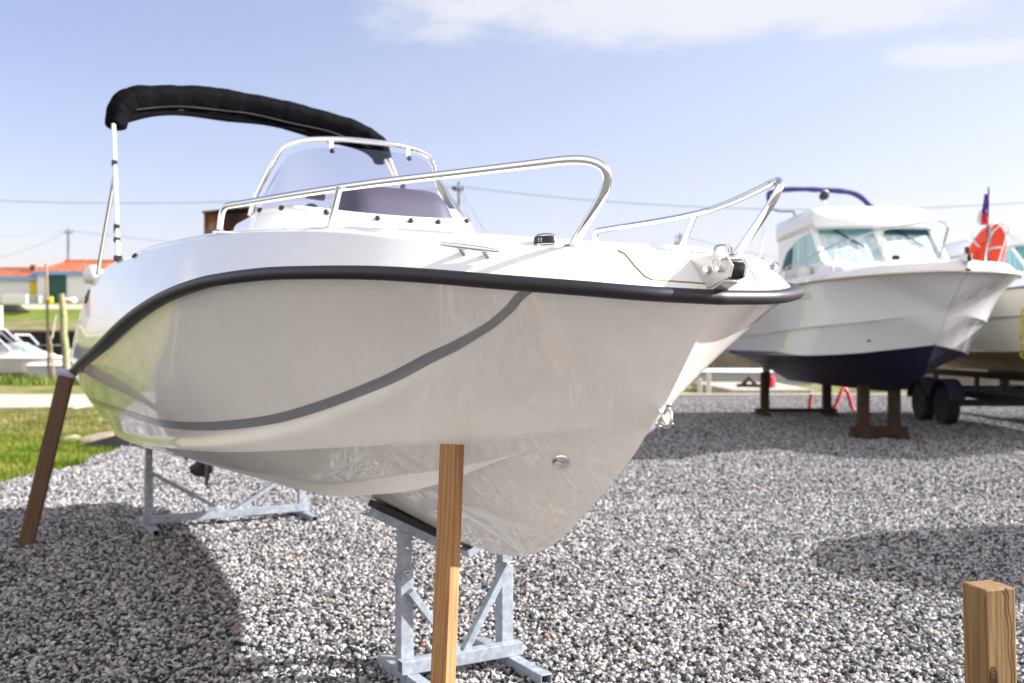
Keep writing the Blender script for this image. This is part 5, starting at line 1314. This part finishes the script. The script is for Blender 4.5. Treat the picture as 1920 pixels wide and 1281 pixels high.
# cloud bank high on the right, and thin wisps low on the left
def blob(cx0, cy0, rx, ry):
    a = math_('DIVIDE', math_('SUBTRACT', cx, cx0), rx); b = math_('DIVIDE', math_('SUBTRACT', cy, cy0), ry)
    d = math_('SQRT', math_('ADD', math_('MULTIPLY', a, a), math_('MULTIPLY', b, b)))
    return math_('SUBTRACT', 1.0, d)
b1 = blob(.50, 2.75, 1.25, .72); b2_ = blob(1.62, 3.45, .45, .28); b3_ = blob(-2.3, 2.6, .8, .35)
mk = math_('MAXIMUM', math_('MAXIMUM', b1, b2_), b3_)
mk = math_('MULTIPLY', mk, 1.15)
cl = math_('ADD', math_('MULTIPLY', math_('SUBTRACT', n1.outputs['Fac'], .5), 2.2), mk)
mr = N.new('ShaderNodeMapRange'); mr.interpolation_type = 'SMOOTHSTEP'; mr.inputs[1].default_value = .05; mr.inputs[2].default_value = .68; Lk.new(cl, mr.inputs[0])
veil = N.new('ShaderNodeMapRange'); veil.interpolation_type = 'SMOOTHSTEP'; veil.inputs[1].default_value = -.60; veil.inputs[2].default_value = .45; veil.inputs[3].default_value = 0; veil.inputs[4].default_value = .38; Lk.new(sep.outputs['X'], veil.inputs[0])
cf = math_('MULTIPLY', mr.outputs[0], .88)
mixv = N.new('ShaderNodeMix'); mixv.data_type = 'RGBA'; mixv.inputs[7].default_value = (1.50, 1.62, 1.86, 1); Lk.new(veil.outputs[0], mixv.inputs[0])
mix = N.new('ShaderNodeMix'); mix.data_type = 'RGBA'; Lk.new(cf, mix.inputs[0])
tint = N.new('ShaderNodeMix'); tint.data_type = 'RGBA'; tint.blend_type = 'MULTIPLY'; tint.inputs[0].default_value = 1; tint.inputs[7].default_value = (.492, .388, .392, 1)
Lk.new(sky.outputs[0], tint.inputs[6]); Lk.new(tint.outputs[2], mixv.inputs[6]); Lk.new(mixv.outputs[2], mix.inputs[6]); mix.inputs[7].default_value = (1.58, 1.60, 1.70, 1)
# unseen bright cloud, added behind and left of the viewer to lift the shaded hull
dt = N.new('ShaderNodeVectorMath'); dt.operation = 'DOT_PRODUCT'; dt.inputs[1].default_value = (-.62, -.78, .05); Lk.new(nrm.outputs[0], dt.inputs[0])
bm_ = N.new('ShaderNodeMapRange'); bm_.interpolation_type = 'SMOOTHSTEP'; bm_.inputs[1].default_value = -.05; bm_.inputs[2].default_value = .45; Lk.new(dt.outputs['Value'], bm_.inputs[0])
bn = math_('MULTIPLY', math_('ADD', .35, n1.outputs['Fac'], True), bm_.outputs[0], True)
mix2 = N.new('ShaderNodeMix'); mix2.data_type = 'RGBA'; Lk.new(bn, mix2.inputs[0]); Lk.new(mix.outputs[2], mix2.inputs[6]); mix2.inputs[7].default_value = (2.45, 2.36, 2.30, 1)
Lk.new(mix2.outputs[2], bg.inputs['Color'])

cam = bpy.data.cameras.new('camera'); cam.lens = 35.006; cam.sensor_width = 36; cam.clip_end = 3000; cam.clip_start = .05
co = bpy.data.objects.new('camera', cam); col.objects.link(co); co.location = (0, 0, 1.35); co.rotation_euler = (R(90), 0, 0); sc.camera = co
cam.dof.use_dof = True; cam.dof.focus_distance = 2.75; cam.dof.aperture_fstop = 3.4
sc.view_settings.view_transform = 'Standard'; sc.view_settings.look = 'None'; sc.view_settings.gamma = 1; sc.view_settings.exposure = 1.92
sc.cycles.use_denoising = True; sc.cycles.max_bounces = 8; sc.cycles.transparent_max_bounces = 12
